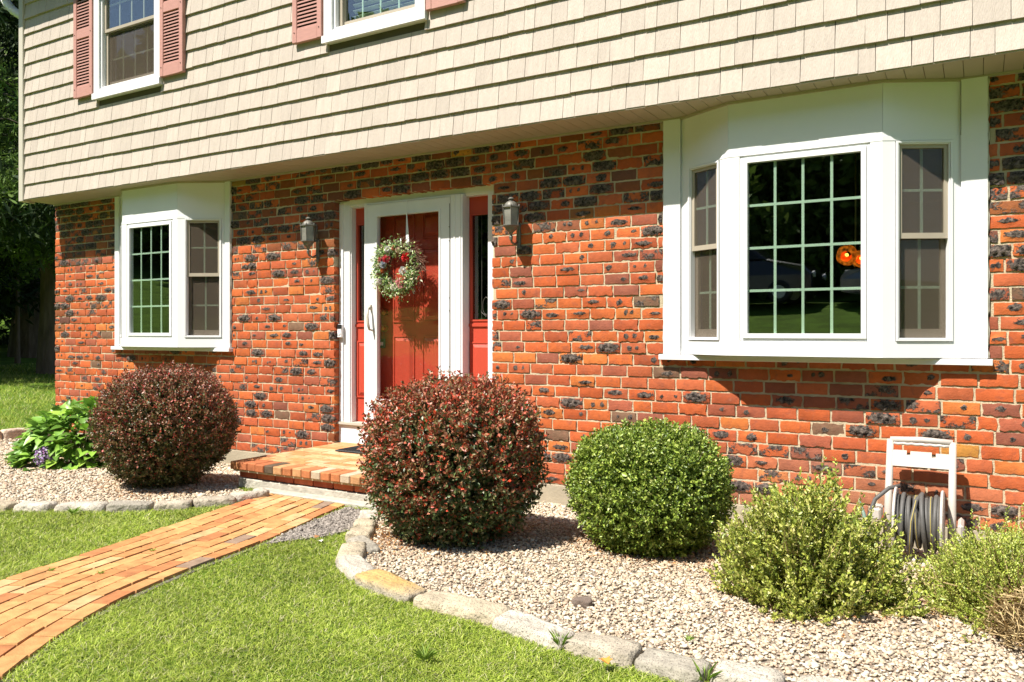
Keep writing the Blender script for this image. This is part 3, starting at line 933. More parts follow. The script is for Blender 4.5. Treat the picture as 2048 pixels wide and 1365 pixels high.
for (u0, u1) in ((-5.085, -4.800), (-3.812, -3.45)):
    S = Face((0, 0.155), (1, 0))
    mb = MB()
    ua, ub = u0 + 0.046, u1 - 0.046
    S.box(mb, u0, ua, 0.56, 2.556, -0.04, 0); S.box(mb, ub, u1, 0.56, 2.556, -0.04, 0)
    S.box(mb, ua, ub, 0.56, 1.50, -0.04, 0)
    S.box(mb, ua, ub, 2.40, 2.556, -0.04, 0)
    S.ring(mb, ua - 0.012, ub + 0.012, 1.49, 2.412, 0.014, -0.002, 0.008)
    panel(mb, S, ua + 0.005, ub - 0.005, 0.80, 1.30, 0.0)
    S.box(mb, u0 + 0.0, u1, 1.445, 1.47, 0.0, 0.012)
    sl = mb.build("sidelight", m_red, ent)
    mb = MB(); S.box(mb, ua, ub, 1.50, 2.40, -0.022, -0.018); mb.build("leaded_pane", m_leaded, sl)
    mb = MB()
    um = (ua + ub) / 2
    for du in (-0.045, 0.045): mb.tube([S.P(um + du, -0.017, 1.505), S.P(um + du, -0.017, 2.395)], 0.0014, 5)
    for zc in (1.62,):
        pts = []
        for i in range(13):
            a = i / 12 * 2 * math.pi
            pts.append(S.P(um + 0.035 * math.sin(a), -0.015, zc + 0.075 * math.cos(a)))
        mb.tube(pts, 0.0014, 5, cap=False)
        mb.tube([S.P(um - 0.05, -0.015, zc - 0.05), S.P(um, -0.015, zc - 0.09), S.P(um + 0.05, -0.015, zc - 0.05)], 0.0014, 5)
    mb.build("lead_came", m_pewter, sl)

# inner red door
Dn = Face((0, 0.20), (1, 0))
mb = MB()
d0, d1 = -4.845, -3.915
Dn.box(mb, d0, d1, 0.565, 2.56, -0.045, 0)
for (za, zb_) in ((0.76, 1.350), (1.50, 2.14), (2.25, 2.45)):
    for (ua, ub) in ((-4.640, -4.425), (-4.310, -4.105)):
        panel(mb, Dn, ua, ub, za, zb_, 0.0)
dr = mb.build("front_door", m_red, ent)
mb = MB()
for zc, r, nm_ in ((1.575, 0.030, "deadbolt"), (1.430, 0.026, "door_knob")):
    mb = MB()
    mb.lathe(-4.745, zc, [(0.030, 0.199), (0.030, 0.190), (0.012, 0.186), (0.012, 0.165), (r, 0.158), (r, 0.140), (0.010, 0.132)], 16, axis='Y')
    mb.build(nm_, m_brass, dr, smooth=False)
mb = MB(); mb.bbox(-4.775, -4.715, 0.14, 0.165, 1.25, 1.335, 0.006); mb.tube([(-4.765, 0.15, 1.33), (-4.765, 0.15, 1.40), (-4.725, 0.15, 1.40), (-4.725, 0.15, 1.33)], 0.004, 6)
lb = mb.build("lock_box", m_black, dr)
mb = MB(); mb.box(-4.762, -4.728, 0.136, 0.1395, 1.275, 1.305); mb.build("key_label", m_white, lb)

# storm door
Sd = Face((0, 0.078), (1, 0))
mb = MB()
s0, s1, sz0, sz1 = -4.840, -3.918, 0.575, 2.552
Sd.ring(mb, s0, s1, sz0, sz1, 0.105, -0.01, 0.030, wb=0.20, wt=0.095)
Sd.ring(mb, s0 + 0.100, s1 - 0.100, sz0 + 0.195, sz1 - 0.090, 0.018, -0.012, 0.036)
Sd.box(mb, s0 - 0.002, s1 + 0.002, sz1 + 0.001, sz1 + 0.006, 0.0, 0.034)
Sd.box(mb, s0, s1, sz1 + 0.010, sz1 + 0.022, -0.018, 0.026)
st = mb.build("storm_door", m_whiteal, ent)
mb = MB(); Sd.box(mb, s0 + 0.117, s1 - 0.117, sz0 + 0.212, sz1 - 0.107, 0.006, 0.010); mb.build("storm_glass", m_glassd, st)
mb = MB()
mb.tube([(-4.792, 0.047, 1.630), (-4.792, 0.005, 1.615), (-4.788, -0.012, 1.54), (-4.775, -0.016, 1.47), (-4.768, -0.004, 1.42), (-4.768, 0.047, 1.41)], [0.008, 0.010, 0.013, 0.013, 0.010, 0.008], 10)
mb.bbox(-4.803, -4.782, 0.026, 0.0475, 1.60, 1.65, 0.004)
mb.build("handle", m_cream, st, smooth=True)
mb = MB()
for zc in (2.30, 2.18, 1.69, 1.58, 1.10, 0.99):
    MB().lathe(-3.925, zc, [(0.005, 0.042), (0.005, 0.0475)], 8, axis='Y').build("hinge_screw", m_pewter, st)
mb = MB(); mb.box(-3.922, -3.920, 0.042, 0.0465, 0.6, 2.5); mb.build("hinge_gap", m_gap, st)

# ------------------------------------------------------------------ things fixed on or standing at the house
def leafcloud(name, P, A, Nn, L, W, C, mat, parent=None, fold=0.25, curl=0.0, smooth=False):
    """folded rhombic leaves: P base points, A axis, Nn normal"""
    A = A / np.linalg.norm(A, axis=1, keepdims=True)
    S = np.cross(A, Nn); S /= np.linalg.norm(S, axis=1, keepdims=True) + 1e-9
    Nn = np.cross(S, A)
    L = np.asarray(L)[:, None]; W = np.asarray(W)[:, None]
    mid = P + A * L * 0.48
    tip = P + A * L - Nn * L * curl
    v0 = P; v1 = mid - S * W * 0.5 + Nn * W * fold; v2 = tip; v3 = mid + S * W * 0.5 + Nn * W * fold
    V = np.stack([v0, v1, v2, v3], axis=1)
    n = len(P)
    b = np.arange(n)[:, None] * 4
    F = np.concatenate([b + np.array([[0, 1, 2]]), b + np.array([[0, 2, 3]])], axis=0)
    Cc = np.repeat(C, 4, axis=0)
    return npmesh(name, V.reshape(-1, 3), F, mat, parent, Cc, smooth)

def unit(n, r):
    v = r.normal(size=(n, 3)); return v / np.linalg.norm(v, axis=1, keepdims=True)

def pick(r, n, pal, p, j=0.15):
    pal = np.array(pal); c = pal[r.choice(len(pal), size=n, p=np.array(p) / sum(p))]
    return c * r.uniform(1 - j, 1 + j, (n, 1))

# wreath on the storm door
wc = np.array([-4.425, 0.0, 1.958])
wr = thing("wreath", "round wreath of green leaves, twigs and pink, red and white flowers on the glass door", "wreath", (-4.425, 0.02, 1.68))
r = np.random.default_rng(21)
mb = MB()
for k in range(26):
    a0 = r.uniform(0, 6.28); pts = []
    rr = 0.195 + r.normal(0, 0.025); yy = -0.012 + r.normal(0, 0.018)
    for i in range(22):
        a = a0 + i / 21 * r.uniform(2.0, 5.0)
        pts.append((wc[0] + (rr + 0.012 * math.sin(a * 5 + k)) * math.cos(a), wc[1] + yy + 0.006 * math.sin(a * 3 + k), wc[2] + (rr + 0.012 * math.sin(a * 4 + k)) * math.sin(a)))
    mb.tube(pts, 0.0032, 5)
for k in range(150):      # stray twig ends, mostly top and right
    a = r.normal(0.75, 0.9); q = r.uniform(0.19, 0.25)
    p0 = Vector((wc[0] + q * math.cos(a), wc[1] - r.uniform(0, 0.03), wc[2] + q * math.sin(a)))
    d = Vector((math.cos(a + r.normal(-0.6, 0.5)), -r.uniform(-0.2, 0.4), math.sin(a + r.normal(-0.6, 0.5)))).normalized()
    mb.tube([p0, p0 + d * 0.04, p0 + d * r.uniform(0.06, 0.10) + Vector((0, 0, -0.012))], [0.0022, 0.0018, 0.001], 4)
mb.build("twigs", M("wreath_twig", (0.17, 0.085, 0.05), 0.8, 0.3, 30), wr)
n = 2600
a = r.uniform(0, 2 * np.pi, n); a = np.where((np.abs(a - 0.7) < 0.75) & (r.uniform(size=n) < 0.55), r.uniform(2, 6, n), a)
maj = 0.190 + r.normal(0, 0.030, n)
th_ = r.uniform(0, 2 * np.pi, n); mnr = np.abs(r.normal(0.05, 0.02, n))
P = np.stack([wc[0] + (maj + mnr * np.cos(th_) * .6) * np.cos(a), wc[1] - 0.03 - np.abs(mnr * np.sin(th_)), wc[2] + (maj + mnr * np.cos(th_) * .6) * np.sin(a)], 1)
A = unit(n, r) * 0.8 + np.stack([np.cos(a), -0.6 + 0 * a, np.sin(a)], 1) * r.choice([-.3, .8], size=(n, 1))
C = pick(r, n, [(0.20, 0.33, 0.08), (0.42, 0.52, 0.18), (0.10, 0.20, 0.07), (0.55, 0.60, 0.40), (0.62, 0.50, 0.34)], [4, 4, 3, 3, 1])
leafcloud("leaves", P, A, unit(n, r) + np.array([0, -1.0, 0.4]), r.uniform(0.016, 0.036, n), r.uniform(0.009, 0.016, n), C, m_petal, wr)
fl = []
for (fx, fz, rad, col) in ((-0.085, 0.085, 0.034, (0.72, 0.10, 0.13)), (-0.145, 0.075, 0.030, (0.75, 0.22, 0.25)), (0.130, 0.085, 0.038, (0.72, 0.05, 0.05)), (-0.005, 0.175, 0.022, (0.75, 0.08, 0.07)),
                           (0.085, -0.155, 0.036, (0.80, 0.33, 0.36)), (0.050, -0.125, 0.028, (0.82, 0.42, 0.42)), (-0.13, -0.02, 0.024, (0.75, 0.22, 0.08)), (-0.12, 0.035, 0.034, (0.62, 0.66, 0.74)),
                           (-0.150, -0.115, 0.034, (0.78, 0.66, 0.66)), (-0.175, 0.03, 0.026, (0.80, 0.72, 0.58)), (0.10, -0.03, 0.036, (0.78, 0.76, 0.72)), (0.0, -0.17, 0.030, (0.80, 0.78, 0.66)), (-0.07, 0.165, 0.030, (0.80, 0.78, 0.74)), (0.04, 0.155, 0.024, (0.8, 0.66, 0.55)), (-0.18, -0.05, 0.02, (0.8, 0.45, 0.4))):
    m_ = 60
    d = unit(m_, r); d[:, 1] = -np.abs(d[:, 1])
    P = np.array([wc[0] + fx, wc[1] - 0.075, wc[2] + fz]) + d * rad * 0.45
    C = np.array(col) * r.uniform(0.75, 1.15, (m_, 1))
    fl.append((P, d + unit(m_, r) * 0.5, d + unit(m_, r) * 0.9, np.full(m_, rad * 0.8), np.full(m_, rad * 0.7), C))
leafcloud("flowers", *[np.concatenate([f[i] for f in fl]) for i in range(6)], m_petal, wr, fold=0.35)

hg = thing("wreath_hanger", "thin white strap over the storm door top holding the wreath", "hanger", (-4.36, 0.03, 2.2))
mb = MB()
mb.box(-4.372, -4.362, 0.024, 0.0265, 2.45, 2.556); mb.box(-4.372, -4.362, 0.024, 0.072, 2.556, 2.5595)
mb.quadpts([(-4.372, 0.016, 2.14), (-4.338 + .01, 0.016, 2.14), (-4.362, 0.024, 2.45), (-4.372, 0.024, 2.45),
            (-4.348, 0.013, 2.14), (-4.338, 0.013, 2.14), (-4.362, 0.021, 2.45), (-4.372, 0.021, 2.45)], [(4, 5, 6, 7), (0, 3, 2, 1), (0, 1, 5, 4), (1, 2, 6, 5), (2, 3, 7, 6), (3, 0, 4, 7)])
mb.build("strap", m_white, hg)
mb = MB(); mb.tube([(-4.343, 0.014, 2.16), (-4.345, -0.01, 2.14), (-4.365, -0.035, 2.145), (-4.375, -0.05, 2.175), (-4.375, -0.05, 2.215)], 0.0035, 6); mb.build("hook", m_white, hg, smooth=True)

def lantern(x, label):
    t = thing("wall_lantern", label, "wall lamp", (x, 0, 2.06), "lanterns beside the front door")
    y = -0.125
    mb = MB()
    z0, z1 = 2.243, 2.388
    mb.lathe(x, y, [(0.058, z0 - 0.006), (0.071, z0 - 0.004), (0.071, z0 + 0.006), (0.060, z0 + 0.008)], 6)
    mb.lathe(x, y, [(0.066, z1 - 0.008), (0.079, z1 - 0.006), (0.079, z1 + 0.004), (0.052, z1 + 0.010)], 6)
    for k in range(6):
        a = k * math.pi / 3
        p0 = (x + 0.064 * math.cos(a), y + 0.064 * math.sin(a), z0); p1 = (x + 0.071 * math.cos(a), y + 0.071 * math.sin(a), z1)
        mb.tube([p0, p1], 0.0045, 5)
        mb.lathe(x + 0.074 * math.cos(a), y + 0.074 * math.sin(a), [(0.005, z1), (0.007, z1 + 0.008), (0.003, z1 + 0.018)], 6)
    mb.lathe(x, y, [(0.058, z1 + 0.002), (0.053, z1 + 0.018), (0.044, z1 + 0.032), (0.030, z1 + 0.044), (0.020, z1 + 0.048), (0.014, z1 + 0.056), (0.026, z1 + 0.062), (0.026, z1 + 0.068), (0.010, z1 + 0.080)], 16)
    mb.lathe(x, y, [(0.012, z0 - 0.115), (0.016, z0 - 0.09), (0.010, z0 - 0.075), (0.018, z0 - 0.055), (0.040, z0 - 0.038), (0.049, z0 - 0.016), (0.060, z0 - 0.006)], 12)
    mb.build("frame", m_pewter, t)
    mb = MB(); mb.lathe(x, y, [(0.060, z0 + 0.006), (0.066, z1 - 0.008)], 6); mb.build("lantern_glass", m_lglass, t)
    mb = MB()
    mb.tube([(x, y, z0 - 0.09), (x, y + 0.01, z0 - 0.13), (x, y + 0.055, z0 - 0.145), (x, -0.028, z0 - 0.125)], 0.009, 8)
    mb.lathe(x, 0, [(0.001, 2.045), (0.010, 2.06), (0.022, 2.075), (0.016, 2.085), (0.020, 2.12), (0.017, 2.24), (0.024, 2.26), (0.002, 2.285)], 10)
    mb.tube([(x, -0.012, 2.27), (x, -0.012, 2.40)], 0.006, 6)
    mb.build("bracket", m_pewter, t, smooth=True)
lantern(-5.402, "weathered metal lantern on the brick left of the front door")
lantern(-3.212, "weathered metal lantern on the brick right of the front door")

t = thing("doorbell", "small black and white doorbell camera on the left door frame", "doorbell", (-5.17, 0.05, 1.35))
mb = MB(); mb.bbox(-5.196, -5.140, 0.035, 0.066, 1.345, 1.470, 0.006); mb.build("housing", m_whiteal, t)
mb = MB(); mb.bbox(-5.1945, -5.1415, 0.031, 0.045, 1.428, 1.468, 0.004); mb.build("camera_panel", m_black, t)
mb = MB(); mb.lathe(-5.168, 1.385, [(0.016, 0.0345), (0.016, 0.031), (0.012, 0.030)], 20, axis='Y'); mb.build("button", m_white, t)

# ------------------------------------------------------------------ porch, path
PZ = 0.368
PX0, PX1, PY = -5.16, -3.44, -1.235
porch = thing("brick_porch", "low tan brick landing in front of the red door", "porch", (-4.3, -0.6, 0.15))
pal_p = [(0.456, 0.236, 0.106), (0.486, 0.281, 0.137), (0.471, 0.213, 0.084), (0.418, 0.190, 0.076), (0.502, 0.327, 0.182), (0.365, 0.152, 0.076)]
mb = MB()
def pcol(p=None):
    c = np.array(random.choices(pal_p, [4, 4, 3, 2, 3, 1])[0]) * random.uniform(0.92, 1.08)
    return tuple(c)
x = PX0
while x < PX1 - 0.02:
    d = random.uniform(-0.006, 0.006)
    c = random.choice([(0.40, 0.15, 0.06), (0.44, 0.19, 0.08), (0.36, 0.12, 0.05), (0.45, 0.24, 0.11)]) if random.random() > 0.15 else random.choice([(0.10, 0.07, 0.045), (0.42, 0.11, 0.04), (0.42, 0.34, 0.24)])
    mb.bbox(x, min(x + 0.091, PX1), PY + d, PY + 0.200, PZ - 0.060, PZ + random.uniform(-0.002, 0.002), 0.006, c)
    x += 0.097
yy = PY + 0.206; row = 0
while yy < 0.06:
    x = PX0 - (0.1 if row % 2 else 0.0)
    while x < PX1 - 0.01:
        a, b = max(x, PX0), min(x + 0.1985, PX1)
        y1 = min(yy + 0.0945, 0.068)
        if yy > -0.1:
            a, b = max(a, DX0 + 0.003), min(b, DX1 - 0.003)
        if b - a > 0.02:
            if yy < -0.1: y1 = min(y1, -0.006)
            mb.bbox(a, b, yy, y1, PZ - 0.055, PZ + random.uniform(-0.0018, 0.0012), 0.004, pcol())
        x += 0.2045
    yy += 0.1; row += 1
mb.build("landing", m_paver, porch)
mb = MB(); mb.box(PX0 + 0.02, PX1 - 0.02, PY + 0.02, -0.03, PZ - 0.075, PZ - 0.006); mb.box(DX0 + .004, DX1 - .004, -0.03, 0.07, PZ - 0.075, PZ - 0.006); mb.build("bedding", m_mortar, porch)
mb = MB()
x = PX0 + 0.05
while x < PX1 - 0.05:
    mb.bbox(x, min(x + 0.19, PX1 - 0.05), PY + 0.055, PY + 0.15, PZ - 0.125, PZ - 0.067, 0.005, random.choice([(0.42, 0.11, 0.05), (0.35, 0.09, 0.05), (0.48, 0.14, 0.07)]))
    x += 0.2
for s_, (xa, xb) in enumerate(((PX0 + 0.05, PX0 + 0.145), (PX1 - 0.145, PX1 - 0.05))):
    y = PY + 0.16
    while y < -0.06:
        mb.bbox(xa, xb, y, min(y + 0.19, -0.04), PZ - 0.125, PZ - 0.067, 0.005, (0.40, 0.11, 0.05)); y += 0.2
mb.build("base_course", m_paver, porch)
mb = MB(); mb.bbox(PX0 + 0.045, PX1 - 0.045, PY + 0.045, -0.03, -0.1, PZ - 0.132, 0.008)
mb.bbox(PX0 + 0.30, PX1 - 0.02, PY - 0.04, PY + 0.07, -0.1, 0.185, 0.01)
mb.build("footing", M("stone_footing", (0.40, 0.37, 0.31), 0.95, 0.25, 12, 0.010, 40, spec=0.1), porch)

dm = MB(); dm.bbox(-4.80, -4.05, -0.42, 0.0, PZ + 0.003, PZ + 0.014, 0.004)
for i in range(24): dm.box(-4.78 + i * 0.031, -4.77 + i * 0.031, -0.40, -0.02, PZ + 0.0142, PZ + 0.019)
tag(dm.build("door_mat", m_mat), "flat black ribbed doormat on the brick landing", "doormat")

PL = np.array([(-4.70, -1.28), (-4.62, -1.60), (-4.54, -1.95), (-4.41, -2.42), (-4.29, -2.95), (-4.20, -3.45), (-4.02, -4.0), (-3.70, -4.6), (-3.25, -5.2), (-2.6, -5.9)])
PR = np.array([(-3.90, -1.28), (-3.82, -1.60), (-3.71, -1.97), (-3.62, -2.35), (-3.56, -2.82), (-3.47, -3.22), (-3.29, -3.66), (-2.99, -4.08), (-2.6, -4.58), (-2.0, -5.2)])
def resample(Pp, n):
    d = np.concatenate([[0], np.cumsum(np.linalg.norm(np.diff(Pp, axis=0), axis=1))])
    t = np.linspace(0, d[-1], n)
    return np.stack([np.interp(t, d, Pp[:, 0]), np.interp(t, d, Pp[:, 1])], 1)
# smooth the edges
def smoothc(Pp, n=120):
    Q = resample(Pp, n)
    for _ in range(60): Q[1:-1] = 0.5 * Q[1:-1] + 0.25 * (Q[:-2] + Q[2:])
    return Q
QL, QR = smoothc(PL), smoothc(PR)
mid = (QL + QR) / 2
dl = np.concatenate([[0], np.cumsum(np.linalg.norm(np.diff(mid, axis=0), axis=1))]); LT = dl[-1]
def pth(v, s):
    f = np.interp(s, dl, np.arange(len(dl))); i = int(min(f, len(dl) - 2)); q = f - i
    l = QL[i] * (1 - q) + QL[i + 1] * q; rr = QR[i] * (1 - q) + QR[i + 1] * q
    return l * (1 - v) + rr * v
mb = MB()
NR = 8
pal_w = [(0.436, 0.216, 0.083), (0.485, 0.251, 0.097), (0.417, 0.186, 0.069), (0.485, 0.301, 0.143), (0.369, 0.151, 0.060), (0.242, 0.166, 0.115), (0.436, 0.130, 0.051)]
for k in range(NR):
    s = -0.1 if k % 2 else 0.0
    while s < LT - 0.22:
        sa, sb = max(s, 0) + 0.004, s + 0.2000
        s += 0.205 + random.uniform(-0.004, 0.004)
        va, vb = k / NR + 0.0050 + random.uniform(0, .002), (k + 1) / NR - 0.0050 - random.uniform(0, .002)
        j = random.uniform(-0.003, 0.003)
        zc = 0.172 + random.uniform(-0.0025, 0.0025)
        tl = random.uniform(-0.002, 0.002)
        P4 = [pth(va + j, sa), pth(vb + j, sa), pth(vb + j, sb), pth(va + j, sb)]
        ce = sum(P4) / 4
        c = tuple(np.array(random.choices(pal_w, [6, 6, 3.5, 3.5, 1.2, 0.9, 0.25])[0]) * random.uniform(0.92, 1.08))
        i4 = [p + (ce - p) * 0.035 for p in P4]
        pts = [(p[0], p[1], 0.10) for p in P4] + [(p[0], p[1], zc - 0.004) for p in P4] + [(i4[i][0], i4[i][1], zc + (tl if i in (1, 2) else -tl)) for i in range(4)]
        fc = [(0, 3, 2, 1)] + [(i, (i + 1) % 4, 4 + (i + 1) % 4, 4 + i) for i in range(4)] + [(4 + i, 4 + (i + 1) % 4, 8 + (i + 1) % 4, 8 + i) for i in range(4)] + [(8, 9, 10, 11)]
        mb.quadpts(pts, fc, c)
tag(mb.build("path", m_paver), "tan brick walkway curving from the lawn to the porch", kind="structure")
V = []; Fq = []
for i in range(len(QL)):
    e = (QR[i] - QL[i]) / np.linalg.norm(QR[i] - QL[i]) * 0.03
    V += [(QL[i][0] - e[0], QL[i][1] - e[1], 0.157), (QR[i][0] + e[0], QR[i][1] + e[1], 0.157)]
for i in range(len(QL) - 1): Fq.append((2 * i, 2 * i + 1, 2 * i + 3, 2 * i + 2))
tag(npmesh("path_bedding", V, Fq, m_soil), kind="structure")

# ------------------------------------------------------------------ ground sheets
def axis(segs):
    out = []
    for a, b, st in segs: out += list(np.arange(a, b, st))
    return np.array(sorted(set(np.round(out + [segs[-1][1]], 4))))
gx = axis([(-140, -30, 5), (-30, -11, 1.0), (-11, 2, 0.25), (2, 20, 1.5), (20, 80, 6)])
gy = axis([(-120, -26, 4), (-26, -6, 0.8), (-6, 0.5, 0.25), (0.5, 20, 1.2), (20, 120, 6)])
GX, GY = np.meshgrid(gx, gy)
V = np.stack([GX.ravel(), GY.ravel(), gz(GX, GY).ravel()], 1)
idx = np.arange(len(V)).reshape(GX.shape)
Fq = np.stack([idx[:-1, :-1].ravel(), idx[:-1, 1:].ravel(), idx[1:, 1:].ravel(), idx[1:, :-1].ravel()], 1)
tag(npmesh("ground", V, Fq, m_lawn, smooth=True), kind="structure")

def inpoly(x, y, poly):
    x = np.asarray(x); y = np.asarray(y); c = np.zeros(x.shape, bool)
    n = len(poly); j = n - 1
    for i in range(n):
        xi, yi = poly[i]; xj, yj = poly[j]
        if yi != yj:
            m = ((yi > y) != (yj > y)) & (x < (xj - xi) * (y - yi) / (yj - yi) + xi)
            c ^= m
        j = i
    return c
BED_R = [(-3.46, -1.2), (-3.50, -1.50), (-3.33, -1.75), (-3.17, -2.0), (-3.03, -2.22), (-2.85, -2.42), (-2.53, -2.56), (-2.25, -2.64), (-1.9, -2.66), (-1.58, -2.71), (-1.28, -2.74), (-1.0, -2.76), (-0.5, -2.70), (0.2, -2.6), (1.6, -2.5), (1.6, -0.01), (-3.46, -0.01)]
BED_L = [(-5.10, -0.01), (-5.10, -1.22), (-4.70, -1.38), (-4.74, -1.72), (-4.88, -1.93), (-5.09, -2.10), (-5.37, -2.27), (-5.62, -2.42), (-5.9, -2.53), (-6.5, -2.7), (-7.8, -2.75), (-9.2, -2.3), (-9.92, -1.3), (-9.92, -0.01)]
SOIL = [(-3.86, -1.30), (-3.48, -1.42), (-3.40, -1.72), (-3.40, -1.95), (-3.60, -2.30), (-3.70, -2.0)]
def sheet(name, poly, mat, dz, st=0.07):
    xs = np.arange(min(p[0] for p in poly), max(p[0] for p in poly), st); ys = np.arange(min(p[1] for p in poly), max(p[1] for p in poly) + st, st)
    X, Y = np.meshgrid(xs, ys)
    idm = np.arange(X.size).reshape(X.shape)
    cx = X[:-1, :-1] + st / 2; cy = Y[:-1, :-1] + st / 2
    ok = inpoly(cx, cy, poly)
    Fq = np.stack([idm[:-1, :-1][ok], idm[:-1, 1:][ok], idm[1:, 1:][ok], idm[1:, :-1][ok]], 1)
    V = np.stack([X.ravel(), Y.ravel(), gz(X, Y).ravel() + dz], 1)
    used = np.unique(Fq); remap = -np.ones(len(V), int); remap[used] = np.arange(len(used))
    return npmesh(name, V[used], remap[Fq], mat, smooth=True)
tag(sheet("gravel_bed", BED_R, m_gravel, 0.006), kind="structure")
tag(sheet("gravel_bed", BED_L, m_gravel, 0.006), kind="structure")
tag(sheet("bare_soil", SOIL, m_soil, 0.005, 0.04), kind="structure")
tag(MB().quadpts([(-60, -22.6, gz(0, -22.6) + .02), (40, -22.6, gz(0, -22.6) + .02), (40, -20.2, gz(0, -20.2) + .02), (-60, -20.2, gz(0, -20.2) + .02)], [(0, 1, 2, 3)]).build("road", m_road), kind="structure")

CAM = np.array([0, -5.6, 1.4]); cth, sth = math.cos(TH), math.sin(TH)
def view(x, y, z):
    dx = x; dy = y + 5.6
    d = -dx * sth + dy * cth; u = dx * cth + dy * sth
    with np.errstate(divide='ignore', invalid='ignore'):
        return d, 1024 + 1600 * u / d, 664 - 1600 * (z - 1.4) / d

# pebbles
ICO_V = None
def ico():
    t = (1 + 5 ** 0.5) / 2
    v = np.array([(-1, t, 0), (1, t, 0), (-1, -t, 0), (1, -t, 0), (0, -1, t), (0, 1, t), (0, -1, -t), (0, 1, -t), (t, 0, -1), (t, 0, 1), (-t, 0, -1), (-t, 0, 1)], float)
    v /= np.linalg.norm(v[0])
    f = np.array([(0, 11, 5), (0, 5, 1), (0, 1, 7), (0, 7, 10), (0, 10, 11), (1, 5, 9), (5, 11, 4), (11, 10, 2), (10, 7, 6), (7, 1, 8), (3, 9, 4), (3, 4, 2), (3, 2, 6), (3, 6, 8), (3, 8, 9), (4, 9, 5), (2, 4, 11), (6, 2, 10), (8, 6, 7), (9, 8, 1)])
    return v, f
IV, IF = ico()
BUSHES = [(-5.70, -1.42, 0.42), (-2.76, -1.58, 0.40), (-1.67, -1.17, 0.34), (-0.71, -1.58, 0.33), (0.10, -1.36, 0.36), (-7.55, -1.05, 0.4)]
def pebbles(name, poly, n, smin, smax, pal, pp, seed, label):
    r = np.random.default_rng(seed)
    x0, x1 = min(p[0] for p in poly), max(p[0] for p in poly); y0, y1 = min(p[1] for p in poly), max(p[1] for p in poly)
    x = r.uniform(x0, x1, n * 4); y = r.uniform(y0, y1, n * 4)
    ok = inpoly(x, y, poly)
    z = gz(x, y)
    d, u, v = view(x, y, z)
    ok &= (d > 0.8) & (u > -600) & (u < 2600) & (v < 1750)
    dens = np.clip((4.2 / np.maximum(d, 2.5)) ** 1.3, 0, 1)
    ok &= r.uniform(size=len(x)) < dens
    x, y, z, d = x[ok][:n], y[ok][:n], z[ok][:n], d[ok][:n]
    n = len(x)
    s = r.uniform(smin, smax, n) * (0.65 + 0.75 * r.uniform(size=n) ** 3) * np.where(r.uniform(size=n) < 0.02, 1.7, 1.0) * np.clip((d / 4.2) ** 0.45, 1, 1.5)
    V = IV[None] * r.uniform(0.62, 1.18, (n, 12, 1))
    V = V * np.stack([s * r.uniform(0.8, 1.35, n), s * r.uniform(0.8, 1.2, n), s * r.uniform(0.45, 0.8, n)], 1)[:, None, :]
    a = r.uniform(0, 6.28, n)[:, None]
    X = V[:, :, 0] * np.cos(a) - V[:, :, 1] * np.sin(a); Y = V[:, :, 0] * np.sin(a) + V[:, :, 1] * np.cos(a)
    Z = V[:, :, 2] + X * r.normal(0, .25, (n, 1))
    W = np.stack([X + x[:, None], Y + y[:, None], Z + (z + 0.008 + s * 0.18 + r.uniform(0, 0.006, n))[:, None]], 2)
    C = pick(r, n, pal, pp, 0.12)
    # leaf litter stain near the shrubs
    st = np.zeros(n)
    for bx, by, br in BUSHES: st = np.maximum(st, np.clip(1.2 - np.hypot(x - bx, y - by) / (br + 0.22), 0, 1))
    st = np.clip(st * (0.6 + 0.8 * vnoise(np.stack([x, y, x * 0], 1), 6, 3)), 0, 1) * r.uniform(0, 1, n)
    C = C * (1 - st[:, None]) + C * np.array([0.95, 0.62, 0.36]) * st[:, None]
    F_ = IF[None] + (np.arange(n) * 12)[:, None, None]
    return npmesh(name, W.reshape(-1, 3), F_.reshape(-1, 3), m_pebble, None, np.repeat(C, 12, axis=0))
PAL_G = [(0.533, 0.447, 0.326), (0.457, 0.365, 0.257), (0.579, 0.523, 0.417), (0.395, 0.304, 0.208), (0.487, 0.350, 0.250), (0.290, 0.243, 0.187)]
tag(pebbles("gravel", BED_R, 60000, 0.0066, 0.0118, PAL_G, [5, 4, 4, 2, 2, 0.7], 31, ""), "pale cream and pink gravel filling the bed right of the walkway", kind="stuff")
tag(pebbles("gravel", BED_L, 36000, 0.0070, 0.0120, PAL_G, [5, 4, 4, 2, 2, 0.7], 32, ""), "pale cream gravel filling the bed left of the porch", kind="stuff")
tag(pebbles("soil_crumbs", SOIL, 5000, 0.005, 0.010, [(0.24, 0.21, 0.18), (0.32, 0.28, 0.24), (0.16, 0.14, 0.12)], [3, 2, 2], 33, ""), "crumbly grey soil along the right edge of the walkway", kind="stuff")

